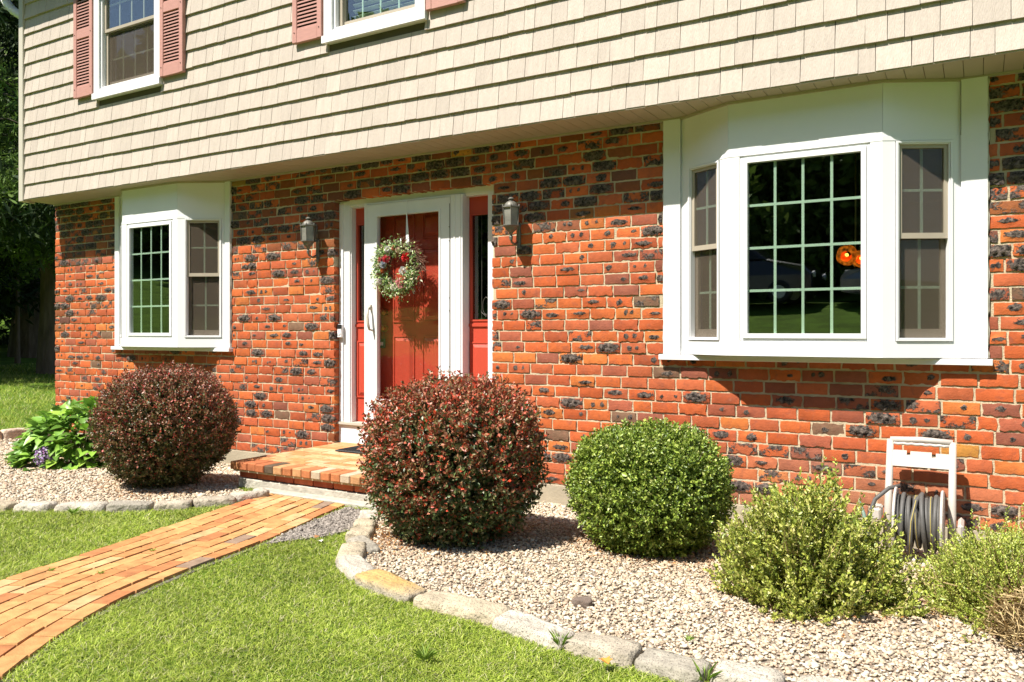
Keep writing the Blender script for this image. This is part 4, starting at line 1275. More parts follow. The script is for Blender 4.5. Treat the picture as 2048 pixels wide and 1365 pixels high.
r = np.random.default_rng(77)
LP = []
for bx, by, br in BUSHES[:5]:
    m_ = 420
    a = r.uniform(0, 6.28, m_); q_ = (br - 0.05) + np.abs(r.normal(0, 0.13, m_))
    LP.append(np.stack([bx + q_ * np.cos(a), by + q_ * np.sin(a)], 1))
LP.append(np.stack([r.uniform(-3.3, 0.2, 260), r.uniform(-2.6, -0.1, 260)], 1))
LP.append(np.stack([r.normal(-3.05, 0.14, 500), r.normal(-1.85, 0.16, 500)], 1))
LP = np.concatenate(LP)
LP = LP[inpoly(LP[:, 0], LP[:, 1], BED_R) | inpoly(LP[:, 0], LP[:, 1], BED_L)]
m_ = len(LP)
P = np.stack([LP[:, 0], LP[:, 1], gz(LP[:, 0], LP[:, 1]) + 0.020 + r.uniform(0, 0.008, m_)], 1)
A = unit(m_, r); A[:, 2] *= 0.25
tag(leafcloud("leaf_litter", P, A, np.array([0, 0, 1.0]) + unit(m_, r) * 0.5, r.uniform(0.010, 0.026, m_), r.uniform(0.005, 0.012, m_),
              pick(r, m_, [(0.42, 0.20, 0.06), (0.30, 0.13, 0.05), (0.50, 0.30, 0.12), (0.20, 0.10, 0.05)], [3, 3, 2, 2]), m_leafm, None, 0.3), "brown and orange dead leaves scattered on the gravel under the shrubs", kind="stuff")

# ------------------------------------------------------------------ edging stones
def stone(name, x, y, ang, L, Wd, Hh, z, seed, base, rough=1.0, top=None, pe=9.0):
    n = 9
    r = np.random.default_rng(seed)
    g = np.linspace(-1, 1, n)
    vs = {}; V = []; Fc = []
    def vid(p):
        k = tuple(np.round(p, 4))
        if k not in vs: vs[k] = len(V); V.append(p)
        return vs[k]
    for ax in range(3):
        for sg in (-1, 1):
            for i in range(n - 1):
                for j in range(n - 1):
                    q = []
                    for (a, b) in ((i, j), (i + 1, j), (i + 1, j + 1), (i, j + 1)):
                        p = [0, 0, 0]; p[ax] = sg; p[(ax + 1) % 3] = g[a]; p[(ax + 2) % 3] = g[b]
                        q.append(vid(tuple(p)))
                    Fc.append(q if sg > 0 else q[::-1])
    V = np.array(V, float)
    m = (np.abs(V) ** pe).sum(1) ** (1 / pe)
    V = V / m[:, None] * 1.0
    # chipped: trapezoid skew and noise
    V[:, 0] *= 1 + 0.10 * V[:, 2] * r.uniform(-1, 0.3); V[:, 1] *= 1 - 0.16 * V[:, 2] * r.uniform(0.3, 1)
    V[:, 2] *= 1 + 0.12 * V[:, 0] * r.uniform(-1, 1)
    P = V * np.array([L / 2, Wd / 2, Hh / 2])
    nn = V / np.linalg.norm(V, axis=1, keepdims=True)
    dsp = 0.010 * vnoise(P, 16, seed) + 0.008 * np.round(1.6 * vnoise(P, 42, seed + 1)) / 1.6 + 0.004 * vnoise(P, 130, seed + 2)
    P = P + nn * dsp[:, None] * rough
    ca, sa = math.cos(ang), math.sin(ang)
    X = P[:, 0] * ca - P[:, 1] * sa + x; Y = P[:, 0] * sa + P[:, 1] * ca + y; Z = P[:, 2] + z
    b = np.array(base)
    t = vnoise(P, 12, seed + 5)[:, None]
    C = b * (1 + 0.12 * t)
    if top is not None:
        wgt = np.clip((V[:, 2:3] - 0.6) * 3 + t * 0.5, 0, 1); C = C * (1 - wgt) + np.array(top) * wgt
    return npmesh(name, np.stack([X, Y, Z], 1), np.array(Fc), m_stone, None, C, True)

G1, G2, G3, G4 = (0.37, 0.32, 0.245), (0.31, 0.28, 0.225), (0.40, 0.335, 0.235), (0.43, 0.385, 0.315)
RS = [  # x, y, angle, L, W, H, colour, top colour, label
    (-3.50, -1.50, -0.9, 0.20, 0.16, 0.13, G4, None, "small pale edging stone half under the red bush beside the walkway end"),
    (-3.36, -1.70, -0.9, 0.20, 0.17, 0.15, G3, None, "second edging stone of the right bed, blocky and pale brown"),
    (-3.23, -1.89, -1.0, 0.21, 0.18, 0.15, G3, None, "third edging stone from the walkway end, tan, at the grassy bend"),
    (-3.06, -2.06, -0.5, 0.30, 0.14, 0.13, G2, None, "grey edging stone lying crosswise into the gravel at the bend"),
    (-2.99, -2.24, -0.95, 0.26, 0.19, 0.15, G3, None, "smooth yellowish edging stone at the tightest point of the bend"),
    (-2.79, -2.43, -0.55, 0.29, 0.17, 0.15, G4, None, "whitish edging stone just before the orange topped one"),
    (-2.45, -2.57, -0.22, 0.40, 0.18, 0.15, G1, (0.46, 0.30, 0.11), "edging stone with a flat orange stained top"),
    (-1.99, -2.645, -0.06, 0.46, 0.18, 0.15, G3, None, "long tan edging stone to the right of the orange topped one"),
    (-1.585, -2.71, -0.18, 0.34, 0.17, 0.14, G4, None, "speckled pale edging stone sloping into the grass, below the dark rock"),
    (-1.26, -2.745, -0.05, 0.28, 0.18, 0.15, G1, None, "square cut edging stone with a flat top, above the fallen orange leaf"),
    (-0.975, -2.765, -0.05, 0.25, 0.18, 0.135, G2, None, "low greyish edging stone right of the fallen orange leaf"),
    (-0.705, -2.74, 0.02, 0.25, 0.18, 0.15, G4, None, "bright white edging stone at the bottom edge of the picture"),
    (-0.42, -2.70, 0.10, 0.28, 0.18, 0.14, G4, None, "last edging stone at the bottom right, mostly cut off by the frame"),
]
for i, (x, y, a, L, W, Hh, c, tp, lab) in enumerate(RS):
    tag(stone("edging_stone", x, y, a, L * 1.04, W * 0.86, Hh * 0.92, 0.138, 100 + i, c, 0.8, tp), lab, "stone", "edging stones around the right gravel bed")
LS = [
    (-6.26, -2.66, 0.25, 0.30, 0.15, 0.13, G4, "leftmost front edging stone of the left bed, cut by the frame"),
    (-5.96, -2.575, 0.30, 0.26, 0.15, 0.13, G3, "rounded cream edging stone at the lower left by the lawn"),
    (-5.69, -2.46, 0.45, 0.26, 0.15, 0.13, G4, "pale edging stone with a dark gap on its left, left bed"),
    (-5.40, -2.30, 0.52, 0.34, 0.16, 0.13, G4, "widest pale edging stone in front of the left round bush's left edge"),
    (-5.12, -2.125, 0.62, 0.29, 0.15, 0.135, G2, "grey edging stone directly under the left round bush"),
    (-4.90, -1.94, 0.75, 0.24, 0.15, 0.125, G1, "plain tan edging stone right of the grey one under the left bush"),
    (-4.745, -1.72, 0.95, 0.27, 0.15, 0.13, G1, "edging stone with a slanted top next to last before the porch"),
    (-4.68, -1.46, 1.25, 0.26, 0.15, 0.14, G4, "chipped white edging stone touching the walkway by the porch corner"),
    (-9.93, -0.72, 1.5, 0.36, 0.17, 0.17, (0.46, 0.34, 0.24), "brown edging stone at the far left, cut by the frame"),
    (-9.90, -0.36, 1.5, 0.34, 0.17, 0.17, (0.50, 0.38, 0.28), "brown edging stone at the far left beside the hydrangea"),
    (-9.90, -0.02, 1.5, 0.32, 0.17, 0.15, (0.46, 0.36, 0.26), "brown edging stone hidden behind the hydrangea leaves"),
]
for i, (x, y, a, L, W, Hh, c, lab) in enumerate(LS):
    tag(stone("edging_stone", x, y, a, L * 1.04, W * 0.9, Hh * 0.92, 0.150 if i < 8 else 0.17, 140 + i, c, 0.8), lab, "stone", "edging stones around the left gravel bed")
tag(stone("dark_rock", -1.56, -2.31, 0.2, 0.10, 0.065, 0.06, 0.170, 170, (0.16, 0.12, 0.095), 0.7, None, 2.6), "small dark brown rock lying alone on the pale gravel", "rock")

# ------------------------------------------------------------------ shrubs
def ball_bush(name, label, c, R, z0, z1, n, leaf, pal, pp, seed, lump=0.05, ex=2.3, redtop=None, botn=0.78, group=None, L=1.7, fold=0.3, cat="bush", shell=0.62, stray=0.03, hs=0.6):
    r = np.random.default_rng(seed)
    t = thing(name, label, cat, (c[0], c[1], float(gz(c[0], c[1]))), group)
    H = (z1 - z0) / 2; zc = (z0 + z1) / 2
    # sprigs on a superellipsoid shell
    ns = n // 9
    d = unit(ns, r)
    m = (np.abs(d[:, 0]) ** 2 + np.abs(d[:, 1]) ** 2) ** 0.5
    k = (m ** ex + np.abs(d[:, 2]) ** ex) ** (-1 / ex)
    rad = k * (1 + lump * vnoise(d, 3.2, seed) + lump * 0.8 * vnoise(d, 9.0, seed + 1))
    dep = r.choice([0, 1, 2], size=ns, p=[0.62, 0.25, 0.13])
    f = np.where(dep == 0, r.uniform(0.93, 1.0, ns), np.where(dep == 1, r.uniform(0.82, 0.93, ns), r.uniform(shell, 0.82, ns)))
    f = f * (1 + np.abs(r.normal(0, stray, ns)) * (dep == 0))
    hole = vnoise(d, 9.0, seed + 3) + 0.7 * vnoise(d, 19.0, seed + 4)
    f = f * (1 - hs * 0.34 * sst(0.30, 0.95, hole))
    S = d * (rad * f)[:, None]
    nar = np.where(S[:, 2] < 0, 1 - (1 - botn) * np.clip(-S[:, 2], 0, 1) ** 1.6, 1.0)
    P0 = np.stack([c[0] + S[:, 0] * R * nar, c[1] + S[:, 1] * R * nar, zc + S[:, 2] * H], 1)
    q = 9
    ax = d + np.array([0, 0, 0.55]) + unit(ns, r) * 0.45
    ax /= np.linalg.norm(ax, axis=1, keepdims=True)
    P = np.repeat(P0, q, 0) + np.repeat(ax, q, 0) * (np.tile(np.arange(q), ns)[:, None] / q - 0.5) * leaf * 2.6 + r.normal(0, leaf * 0.18, (ns * q, 3))
    N = len(P)
    A = np.repeat(ax, q, 0) * 0.75 + unit(N, r) * 0.85
    Nn = unit(N, r) * 0.9 + np.repeat(d, q, 0) * 0.7 + np.array([0, 0, 0.4])
    C = pick(r, N, pal, pp, 0.18)
    sC = np.repeat(r.uniform(0.70, 1.28, (ns, 1)), q, 0)
    if redtop is not None:
        hgt = np.repeat(S[:, 2], q) * 0.55 + 0.5 + 0.35 * vnoise(np.repeat(d, q, 0), 5, seed + 6) + r.normal(0, 0.18, N)
        wv = np.clip(hgt, 0, 1)[:, None]
        C2 = pick(r, N, redtop[0], redtop[1], 0.2)
        C = np.where(r.uniform(size=(N, 1)) < wv, C2, C)
    C = C * sC
    ln = leaf * r.uniform(0.7, 1.2, N)
    ni = n // 5
    di = unit(ni, r)
    mi = (np.abs(di[:, 0]) ** 2 + np.abs(di[:, 1]) ** 2) ** 0.5
    Si = di * ((mi ** ex + np.abs(di[:, 2]) ** ex) ** (-1 / ex) * r.uniform(0.45, 0.84, ni))[:, None]
    nr_ = np.where(Si[:, 2] < 0, 1 - (1 - botn) * np.clip(-Si[:, 2], 0, 1) ** 1.6, 1.0)
    Pi = np.stack([c[0] + Si[:, 0] * R * nr_, c[1] + Si[:, 1] * R * nr_, zc + Si[:, 2] * H], 1)
    P = np.concatenate([P, Pi]); A = np.concatenate([A, unit(ni, r)]); Nn = np.concatenate([Nn, unit(ni, r) + di])
    C = np.concatenate([C, pick(r, ni, pal, pp, 0.2)]); ln = np.concatenate([ln, leaf * r.uniform(1.5, 2.3, ni)])
    leafcloud("foliage", P, A, Nn, ln, ln / L, C, m_leaf, t, fold)
    mb = MB()
    g0 = float(gz(c[0], c[1]))
    for i in range(26):
        a = r.uniform(0, 6.28); e = r.uniform(0.3, 0.8)
        p1 = (c[0] + R * 0.12 * math.cos(a), c[1] + R * 0.12 * math.sin(a), g0 - 0.02)
        p2 = (c[0] + R * e * 0.6 * math.cos(a), c[1] + R * e * 0.6 * math.sin(a), z0 + (z1 - z0) * r.uniform(0.25, 0.5))
        p3 = (c[0] + R * e * math.cos(a + .3), c[1] + R * e * math.sin(a + .3), z0 + (z1 - z0) * r.uniform(0.5, 0.85))
        mb.tube([p1, p2, p3], [0.009, 0.006, 0.003], 5)
    mb.build("branches", m_bark, t)
    return t

BG = [(0.080, 0.094, 0.024), (0.128, 0.133, 0.036), (0.181, 0.127, 0.047), (0.054, 0.072, 0.017), (0.255, 0.221, 0.085)]
BR = ([(0.489, 0.059, 0.025), (0.352, 0.090, 0.047), (0.293, 0.149, 0.072), (0.538, 0.213, 0.128), (0.167, 0.106, 0.038)], [3, 4, 4, 2.5, 3])
BR1 = ([(0.40, 0.055, 0.038), (0.30, 0.095, 0.055), (0.25, 0.135, 0.070), (0.46, 0.23, 0.15), (0.14, 0.095, 0.045)], [2.6, 4.5, 4.5, 2, 3.5])
ball_bush("barberry_bush", "round clipped dark reddish brown bush in front of the small left bay window", (-5.69, -1.42), 0.530, 0.15, 1.085, 58000, 0.022, BG, [3, 3, 3, 2, 1], 41, 0.055, 2.45, BR1, 0.74, "round clipped shrubs along the house", hs=0.6)
ball_bush("barberry_bush", "round clipped bush with bright red leaf tips in front of the door", (-2.76, -1.58), 0.515, 0.13, 1.075, 52000, 0.027, [(0.065, 0.105, 0.028), (0.11, 0.155, 0.05), (0.17, 0.155, 0.06), (0.25, 0.25, 0.14)], [3, 3, 2, 1], 42, 0.065, 2.9, BR, 0.72, "round clipped shrubs along the house", stray=0.055, hs=1.0)
ball_bush("boxwood_bush", "round bright green clipped boxwood between the red bush and the large bay", (-1.67, -1.17), 0.450, 0.10, 0.850, 52000, 0.021, [(0.17, 0.25, 0.032), (0.26, 0.34, 0.050), (0.11, 0.17, 0.022), (0.38, 0.45, 0.08), (0.52, 0.54, 0.18)], [4, 4, 3, 2, 0.6], 43, 0.055, 2.7, None, 0.72, "round clipped shrubs along the house", L=1.6)

def twiggy_bush(name, label, c, R, z1, nspr, leaf, pal, pp, seed, up=0.9, llen=0.16, dry=None, cat="bush", flat=1.0, nl=26, spread=1.0):
    r = np.random.default_rng(seed)
    g0 = float(gz(c[0], c[1]))
    t = thing(name, label, cat, (c[0], c[1], g0), None)
    d = unit(nspr, r); d[:, 2] = np.abs(d[:, 2]) * 1.0 - 0.12
    d /= np.linalg.norm(d, axis=1, keepdims=True)
    f = r.uniform(0.35, 1.0, nspr) ** 0.45 * (1 + 0.20 * vnoise(d, 4, seed) + 0.13 * vnoise(d, 11, seed + 2)) * (1 + 0.22 * r.uniform(0, 1, nspr) ** 6)
    tip = np.stack([c[0] + d[:, 0] * R * f, c[1] + d[:, 1] * R * f, g0 + 0.05 + np.maximum(d[:, 2], -0.02) * (z1 - g0 - 0.05) * f], 1)
    ax = d * np.array([0.8, 0.8, 0.6]) * spread + np.array([0, 0, up]) + unit(nspr, r) * 0.35
    ax /= np.linalg.norm(ax, axis=1, keepdims=True)
    ll = llen * r.uniform(0.6, 1.25, nspr)
    base = tip - ax * ll[:, None]
    base[:, 2] = np.maximum(base[:, 2], g0 + 0.01)
    q = nl
    tt = np.tile(np.linspace(0.0, 1.0, q), nspr)[:, None]
    P = np.repeat(base, q, 0) * (1 - tt) + np.repeat(tip, q, 0) * tt + r.normal(0, leaf * 0.12, (nspr * q, 3))
    N = len(P)
    side = unit(N, r)
    A = np.repeat(ax, q, 0) * (0.55 + 0.6 * tt) + side * 0.9
    C = pick(r, N, pal, pp, 0.15) * np.repeat(r.uniform(0.82, 1.18, (nspr, 1)), q, 0)
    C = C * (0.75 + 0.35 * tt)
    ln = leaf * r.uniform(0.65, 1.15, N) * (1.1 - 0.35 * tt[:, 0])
    keep = np.ones(N, bool)
    if dry is not None:
        dm_ = (np.hypot(P[:, 0] - dry[0], P[:, 1] - dry[1]) < dry[2] * (1 + 0.25 * vnoise(P, 14, seed)))
        keep = ~(dm_ & (r.uniform(size=N) < 0.93))
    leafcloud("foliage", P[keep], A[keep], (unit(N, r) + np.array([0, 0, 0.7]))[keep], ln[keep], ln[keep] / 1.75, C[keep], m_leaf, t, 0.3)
    mb = MB()
    for i in range(0, nspr, 4):
        b0 = Vector((c[0] + r.normal(0, 0.05), c[1] + r.normal(0, 0.05), g0))
        bb = Vector(base[i]); tp_ = Vector(tip[i])
        m_ = b0.lerp(bb, 0.55) + Vector((0, 0, 0.02))
        mb.tube([b0, m_, bb, tp_], [0.005, 0.004, 0.0028, 0.0012], 4, cap=False)
    if dry is not None:
        dd = np.array([dry[0], dry[1]])
        for i in range(1500):
            a = r.uniform(0, 6.28); q_ = dry[2] * math.sqrt(r.uniform()) * 1.1
            px, py = dd[0] + q_ * math.cos(a), dd[1] + q_ * math.sin(a)
            z = g0 + 0.02 + (z1 - g0) * (0.05 + 0.62 * r.uniform() * (1 - 0.5 * q_ / dry[2]))
            v = Vector((px - c[0], py - c[1], 0)).normalized() * 0.7 + Vector((r.normal(0, .35), r.normal(0, .35), r.uniform(-0.1, 0.7)))
            v.normalize()
            p0 = Vector((px, py, z))
            mb.tube([p0 - v * 0.07, p0, p0 + v * r.uniform(0.03, 0.08)], [0.003, 0.002, 0.001], 3, cap=False)
    mb.build("twigs", m_twig, t)
    return t
YG = [(0.290, 0.340, 0.055), (0.405, 0.441, 0.076), (0.518, 0.514, 0.136), (0.187, 0.248, 0.038), (0.622, 0.578, 0.238)]
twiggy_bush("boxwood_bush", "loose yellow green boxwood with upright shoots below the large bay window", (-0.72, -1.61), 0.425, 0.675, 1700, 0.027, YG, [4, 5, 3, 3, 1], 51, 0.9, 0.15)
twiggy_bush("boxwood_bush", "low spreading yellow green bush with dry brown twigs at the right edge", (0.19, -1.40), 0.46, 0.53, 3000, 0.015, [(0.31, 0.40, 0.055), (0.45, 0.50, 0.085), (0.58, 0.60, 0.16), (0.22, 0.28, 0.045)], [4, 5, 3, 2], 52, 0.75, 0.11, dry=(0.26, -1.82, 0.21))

# hydrangea
def big_leaves(name, P, A, Nn, L, C, mat, parent, seed):
    r = np.random.default_rng(seed)
    n = len(P)
    A = A / np.linalg.norm(A, axis=1, keepdims=True)
    S = np.cross(A, Nn); S /= np.linalg.norm(S, axis=1, keepdims=True); Nn = np.cross(S, A)
    st = np.array([0, .18, .42, .70, 1.0]); wd = np.array([0.04, .58, .74, .46, 0.0]) * 0.5
    V = []
    for i in range(5):
        cpos = P + A * (L * st[i])[:, None] - Nn * (L * 0.28 * st[i] ** 2)[:, None]
        for s in (-1, 0, 1):
            V.append(cpos + S * (s * wd[i] * L)[:, None] + Nn * (abs(s) * wd[i] * 0.42 * L)[:, None])
    V = np.stack(V, 1)
    q = []
    for i in range(4):
        for s in range(2):
            a = i * 3 + s; q.append((a, a + 1, a + 4, a + 3))
    F_ = np.array(q)[None] + (np.arange(n) * 15)[:, None, None]
    w_ = np.tile(np.array([0.92, 1.12, 0.92]), 5)
    Cc = (C[:, None, :] * w_[None, :, None]).reshape(-1, 3)
    return npmesh(name, V.reshape(-1, 3), F_.reshape(-1, 4), mat, parent, Cc, True)
hy = thing("hydrangea", "large leaved green hydrangea with one purple flower head at the house corner", "plant", (-7.6, -1.05, 0.13))
r = np.random.default_rng(61)
n = 900
d = unit(n, r); d[:, 2] = np.abs(d[:, 2])
rr = r.uniform(0.55, 1.0, n) ** 0.5
hc = np.array([-7.52, -1.05, 0.10])
P = hc + d * rr[:, None] * np.array([0.62, 0.52, 0.60]) * (1 + 0.12 * vnoise(d, 5, 9))[:, None]
P2 = np.array([-7.25, -0.62, 0.35]) + d[:200] * np.array([0.30, 0.28, 0.50])
P = np.concatenate([P, P2]); d = np.concatenate([d, d[:200]]); n = len(P)
A = d * np.array([1, 1, 0.35]) + unit(n, r) * 0.55
Nn = np.array([0, 0, 1.0]) + d * 0.5 + unit(n, r) * 0.35
C = pick(r, n, [(0.16, 0.31, 0.04), (0.23, 0.41, 0.05), (0.11, 0.22, 0.03), (0.34, 0.52, 0.07)], [4, 4, 3, 1.5], 0.15)
big_leaves("foliage", P, A, Nn, r.uniform(0.085, 0.150, n), C, m_leaf, hy, 62)
mb = MB()
for i in range(40):
    e = P[r.integers(0, n)]
    mb.tube([(hc[0] + r.normal(0, .06), hc[1] + r.normal(0, .06), 0.08), tuple((hc + e) / 2 + np.array([0, 0, 0.05])), tuple(e)], [0.006, 0.005, 0.003], 5)
mb.build("stems", M("green_stem", (0.16, 0.17, 0.06), 0.7), hy)
m_ = 260
dd = unit(m_, r); fc = np.array([-7.30, -1.50, 0.27])
leafcloud("flower_head", fc + dd * np.array([0.075, 0.06, 0.085]), unit(m_, r), dd + unit(m_, r) * .4, np.full(m_, 0.024), np.full(m_, 0.022),
          pick(r, m_, [(0.36, 0.22, 0.48), (0.50, 0.38, 0.60), (0.42, 0.20, 0.38), (0.62, 0.52, 0.66), (0.35, 0.24, 0.22)], [4, 4, 2, 2, 1]), m_petal, hy)

# ------------------------------------------------------------------ hose reel
hr = thing("hose_reel", "cream plastic garden hose reel cart against the brick under the bay window", "hose reel", (-0.30, -0.35, 0.07))
def tilt(x, y, z):      # frame leans back to the wall
    return (x, -0.36 + (z - 0.15) * 0.36 + y, z)
mb = MB()
xl, xr = -0.478, -0.140
for xx in (xl, xr):
    mb.tube([tilt(xx, 0, 0.12), tilt(xx, 0, 0.45), tilt(xx, 0, 0.735)], [0.024, 0.022, 0.020], 10)
mb.tube([tilt(xl, 0, 0.735), tilt(-0.31, 0, 0.742), tilt(xr, 0, 0.735)], 0.019, 10)
pts8 = []
for i in range(13): pts8.append(tilt(xl + 0.02 + i * (xr - xl - 0.04) / 12, -0.002, 0.717 - 0.004 * (i % 2)))
mb.tube(pts8, 0.009, 8)
mb.build("frame", m_plast, hr, smooth=True)
mb = MB()
for (xa, xb, za, zb_) in ((xl + .01, -0.385, 0.585, 0.675), (-0.385, -0.365, 0.585, 0.650), (-0.365, -0.25, 0.585, 0.672), (-0.25, -0.228, 0.585, 0.645), (-0.228, xr - .01, 0.585, 0.668)):
    p = [tilt(xa, -0.012, za), tilt(xb, -0.012, za), tilt(xb, 0.012, za), tilt(xa, 0.012, za), tilt(xa, -0.012, zb_), tilt(xb, -0.012, zb_), tilt(xb, 0.012, zb_), tilt(xa, 0.012, zb_)]
    mb.quadpts(p, MB.BOX)
mb.build("tray", m_plast, hr)
cy, cz = -0.42, 0.30
mb = MB()
for xx in (-0.425, -0.185):
    mb.lathe(cy, cz, [(0.185, xx - 0.008), (0.192, xx - 0.004), (0.192, xx + 0.004), (0.185, xx + 0.008)], 28, axis='X')
mb.lathe(cy, cz, [(0.05, -0.43), (0.05, -0.18)], 16, axis='X')
mb.build("spool", m_plast, hr)
mb = MB(); my = MB()
rr2 = np.random.default_rng(5)
for k in range(12):
    xx = -0.405 + k * 0.0185
    rad = 0.135 + 0.012 * rr2.uniform(-1, 1) + (0.016 if k % 3 == 1 else 0)
    sl_ = rr2.normal(0, 0.008)
    pts = [(xx + sl_ * math.sin(a), cy + rad * math.cos(a), cz + rad * math.sin(a)) for a in np.linspace(0, 2 * math.pi, 33)]
    mb.tube(pts, 0.0125, 10, cap=False)
    if k in (4, 5, 9):
        for off in ((-0.004, 0.004) if k == 4 else (0.0,)):
            pts = [(xx + off + sl_ * math.sin(a), cy + (rad + 0.0115) * math.cos(a), cz + (rad + 0.0115) * math.sin(a)) for a in np.linspace(0, 2 * math.pi, 33)]
            my.tube(pts, 0.0022, 6, cap=False)
pts = [(-0.29, cy, cz + 0.16), (-0.315, cy - 0.08, cz + 0.135), (-0.335, cy - 0.155, cz + 0.03), (-0.34, cy - 0.165, cz - 0.06), (-0.345, cy - 0.14, cz - 0.16)]
mb.tube(pts, 0.0125, 10); my.tube([(p[0], p[1] - 0.0125, p[2] + .004) for p in pts], 0.0025, 6)
mb.tube([(-0.41, cy + 0.05, cz + 0.19), (-0.46, cy - 0.02, cz + 0.185), (-0.53, cy - 0.06, cz + 0.12), (-0.57, cy - 0.08, cz + 0.0), (-0.59, cy - 0.12, cz - 0.16), (-0.56, -0.75, 0.10)], 0.012, 10)
hs = mb.build("hose", m_hose, hr, smooth=True)
my.build("stripe", m_hosey, hs, smooth=True)
mb = MB()
mb.bbox(-0.49, -0.13, -0.47, -0.36, 0.06, 0.10, 0.01)
mb.build("base", m_plast, hr)
MB().bbox(-0.108, -0.078, -0.52, -0.30, 0.10, 0.33, 0.014).build("side_plate", m_plast, hr)
MB().bbox(-0.56, -0.50, -0.50, -0.34, 0.30, 0.37, 0.01).build("water_inlet", m_plast, hr)
mb = MB(); mb.lathe(-0.38, 0.16, [(0.085, -0.062), (0.095, -0.056), (0.095, -0.028), (0.085, -0.022)], 24, axis='X'); mb.build("wheel", m_black, hr); mb = MB(); mb.lathe(-0.38, 0.16, [(0.085, -0.56), (0.095, -0.554), (0.095, -0.53), (0.085, -0.524)], 24, axis='X')
mb.build("wheel", m_black, hr)
mb = MB()
mb.tube([(-0.60, -0.62, 0.42), (-0.57, -0.66, 0.36), (-0.56, -0.68, 0.28), (-0.53, -0.74, 0.16), (-0.40, -0.85, 0.10), (-0.20, -0.98, 0.105), (-0.12, -1.12, 0.11), (-0.24, -1.22, 0.12), (-0.4, -1.1, 0.12)], 0.011, 8)
tag(mb.build("green_hose", m_hoseg, None, smooth=True), "pale green hose end trailing on the gravel between the two loose bushes", "hose")

mb = MB(); mb.bbox(-1.62, -0.90, -0.90, -0.84, 0.085, 0.125, 0.008)
tag(mb.build("drain_board", m_black), "flat black edging strip on the gravel behind the boxwood", "edging strip")

# ------------------------------------------------------------------ lawn
PATHP = [tuple(p) for p in QL] + [tuple(p) for p in QR[::-1]]
HOUSEP = [(XL - 0.05, -0.05), (XR, -0.05), (XR, 6.1), (XL - 0.05, 6.1)]
def grass(name, label, box, n, seed, hmin=0.011, hmax=0.025, ref=3.6, dmax=7.5):
    r = np.random.default_rng(seed)
    x = r.uniform(box[0], box[1], n); y = r.uniform(box[2], box[3], n)
    z = gz(x, y)
    d, u, v = view(x, y, z)
    ok = (d > 1.0) & (u > -600) & (u < 2500) & (v < 1750)
    ok &= r.uniform(size=n) < np.clip((ref / np.maximum(d, 0.1)) ** 1.7, 0.01, 1)
    for poly in (BED_R, BED_L, SOIL, PATHP, HOUSEP): ok &= ~inpoly(x, y, poly)
    patch = vnoise(np.stack([x, y, 0 * x], 1), 3.0, 8) + 0.6 * vnoise(np.stack([x, y, 0 * x], 1), 9.0, 9)
    ok &= r.uniform(size=n) < 0.86 + 0.2 * patch
    x, y, z, d, patch = x[ok], y[ok], z[ok], d[ok], patch[ok]
    n = len(x)
    gs = np.clip(d / ref, 1, 3.0) ** 0.75
    h = r.uniform(hmin, hmax, n) * (1 + 0.25 * patch) * np.clip(gs, 1, 1.5)
    wd = r.uniform(0.0013, 0.0028, n) * gs
    a = r.uniform(0, 6.28, n); b = a + r.uniform(1.2, 1.9, n)
    lx, ly = np.cos(b), np.sin(b)
    sx, sy = np.cos(a), np.sin(a)
    lean = r.uniform(0.3, 2.4, n) * h
    P = np.stack([x, y, z - 0.003], 1)
    S = np.stack([sx * wd, sy * wd, 0 * wd], 1)
    Md = P + np.stack([lx * lean * 0.35, ly * lean * 0.35, h * 0.62], 1)
    Tp = P + np.stack([lx * lean, ly * lean, h * r.uniform(0.75, 1.0, n)], 1)
    V = np.stack([P - S * .8, P + S * .8, Md + S * .6, Tp, Md - S * .6], 1)
    q = np.array([(0, 1, 2), (0, 2, 4), (4, 2, 3)])
    F_ = q[None] + (np.arange(n) * 5)[:, None, None]
    C = pick(r, n, [(0.28, 0.345, 0.034), (0.39, 0.44, 0.060), (0.14, 0.20, 0.020), (0.50, 0.50, 0.13), (0.52, 0.45, 0.24)], [5, 4, 4, 2, 1.0], 0.22)
    C = C * np.array([0.98, 1.04, 1.12])
    dryp = sst(0.35, 1.1, vnoise(np.stack([x, y, 0 * x], 1), 2.1, 18) + 0.4 * vnoise(np.stack([x, y, 0 * x], 1), 7.0, 19))[:, None] * r.uniform(0, 0.75, (n, 1))
    C = C * (1 - dryp) + np.array([0.50, 0.46, 0.20]) * dryp
    C = C * (1 + 0.13 * patch[:, None])
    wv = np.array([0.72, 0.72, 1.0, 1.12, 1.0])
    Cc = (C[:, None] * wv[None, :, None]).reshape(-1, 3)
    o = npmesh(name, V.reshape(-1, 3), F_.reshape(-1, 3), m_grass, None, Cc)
    return tag(o, label, kind="stuff")
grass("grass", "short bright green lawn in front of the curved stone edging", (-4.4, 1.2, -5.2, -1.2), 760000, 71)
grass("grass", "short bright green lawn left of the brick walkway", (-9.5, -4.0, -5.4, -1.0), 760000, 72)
grass("grass", "lawn beyond the house corner at the far left", (-24, -9.6, -4, 9), 520000, 73, 0.03, 0.055, 5.5)

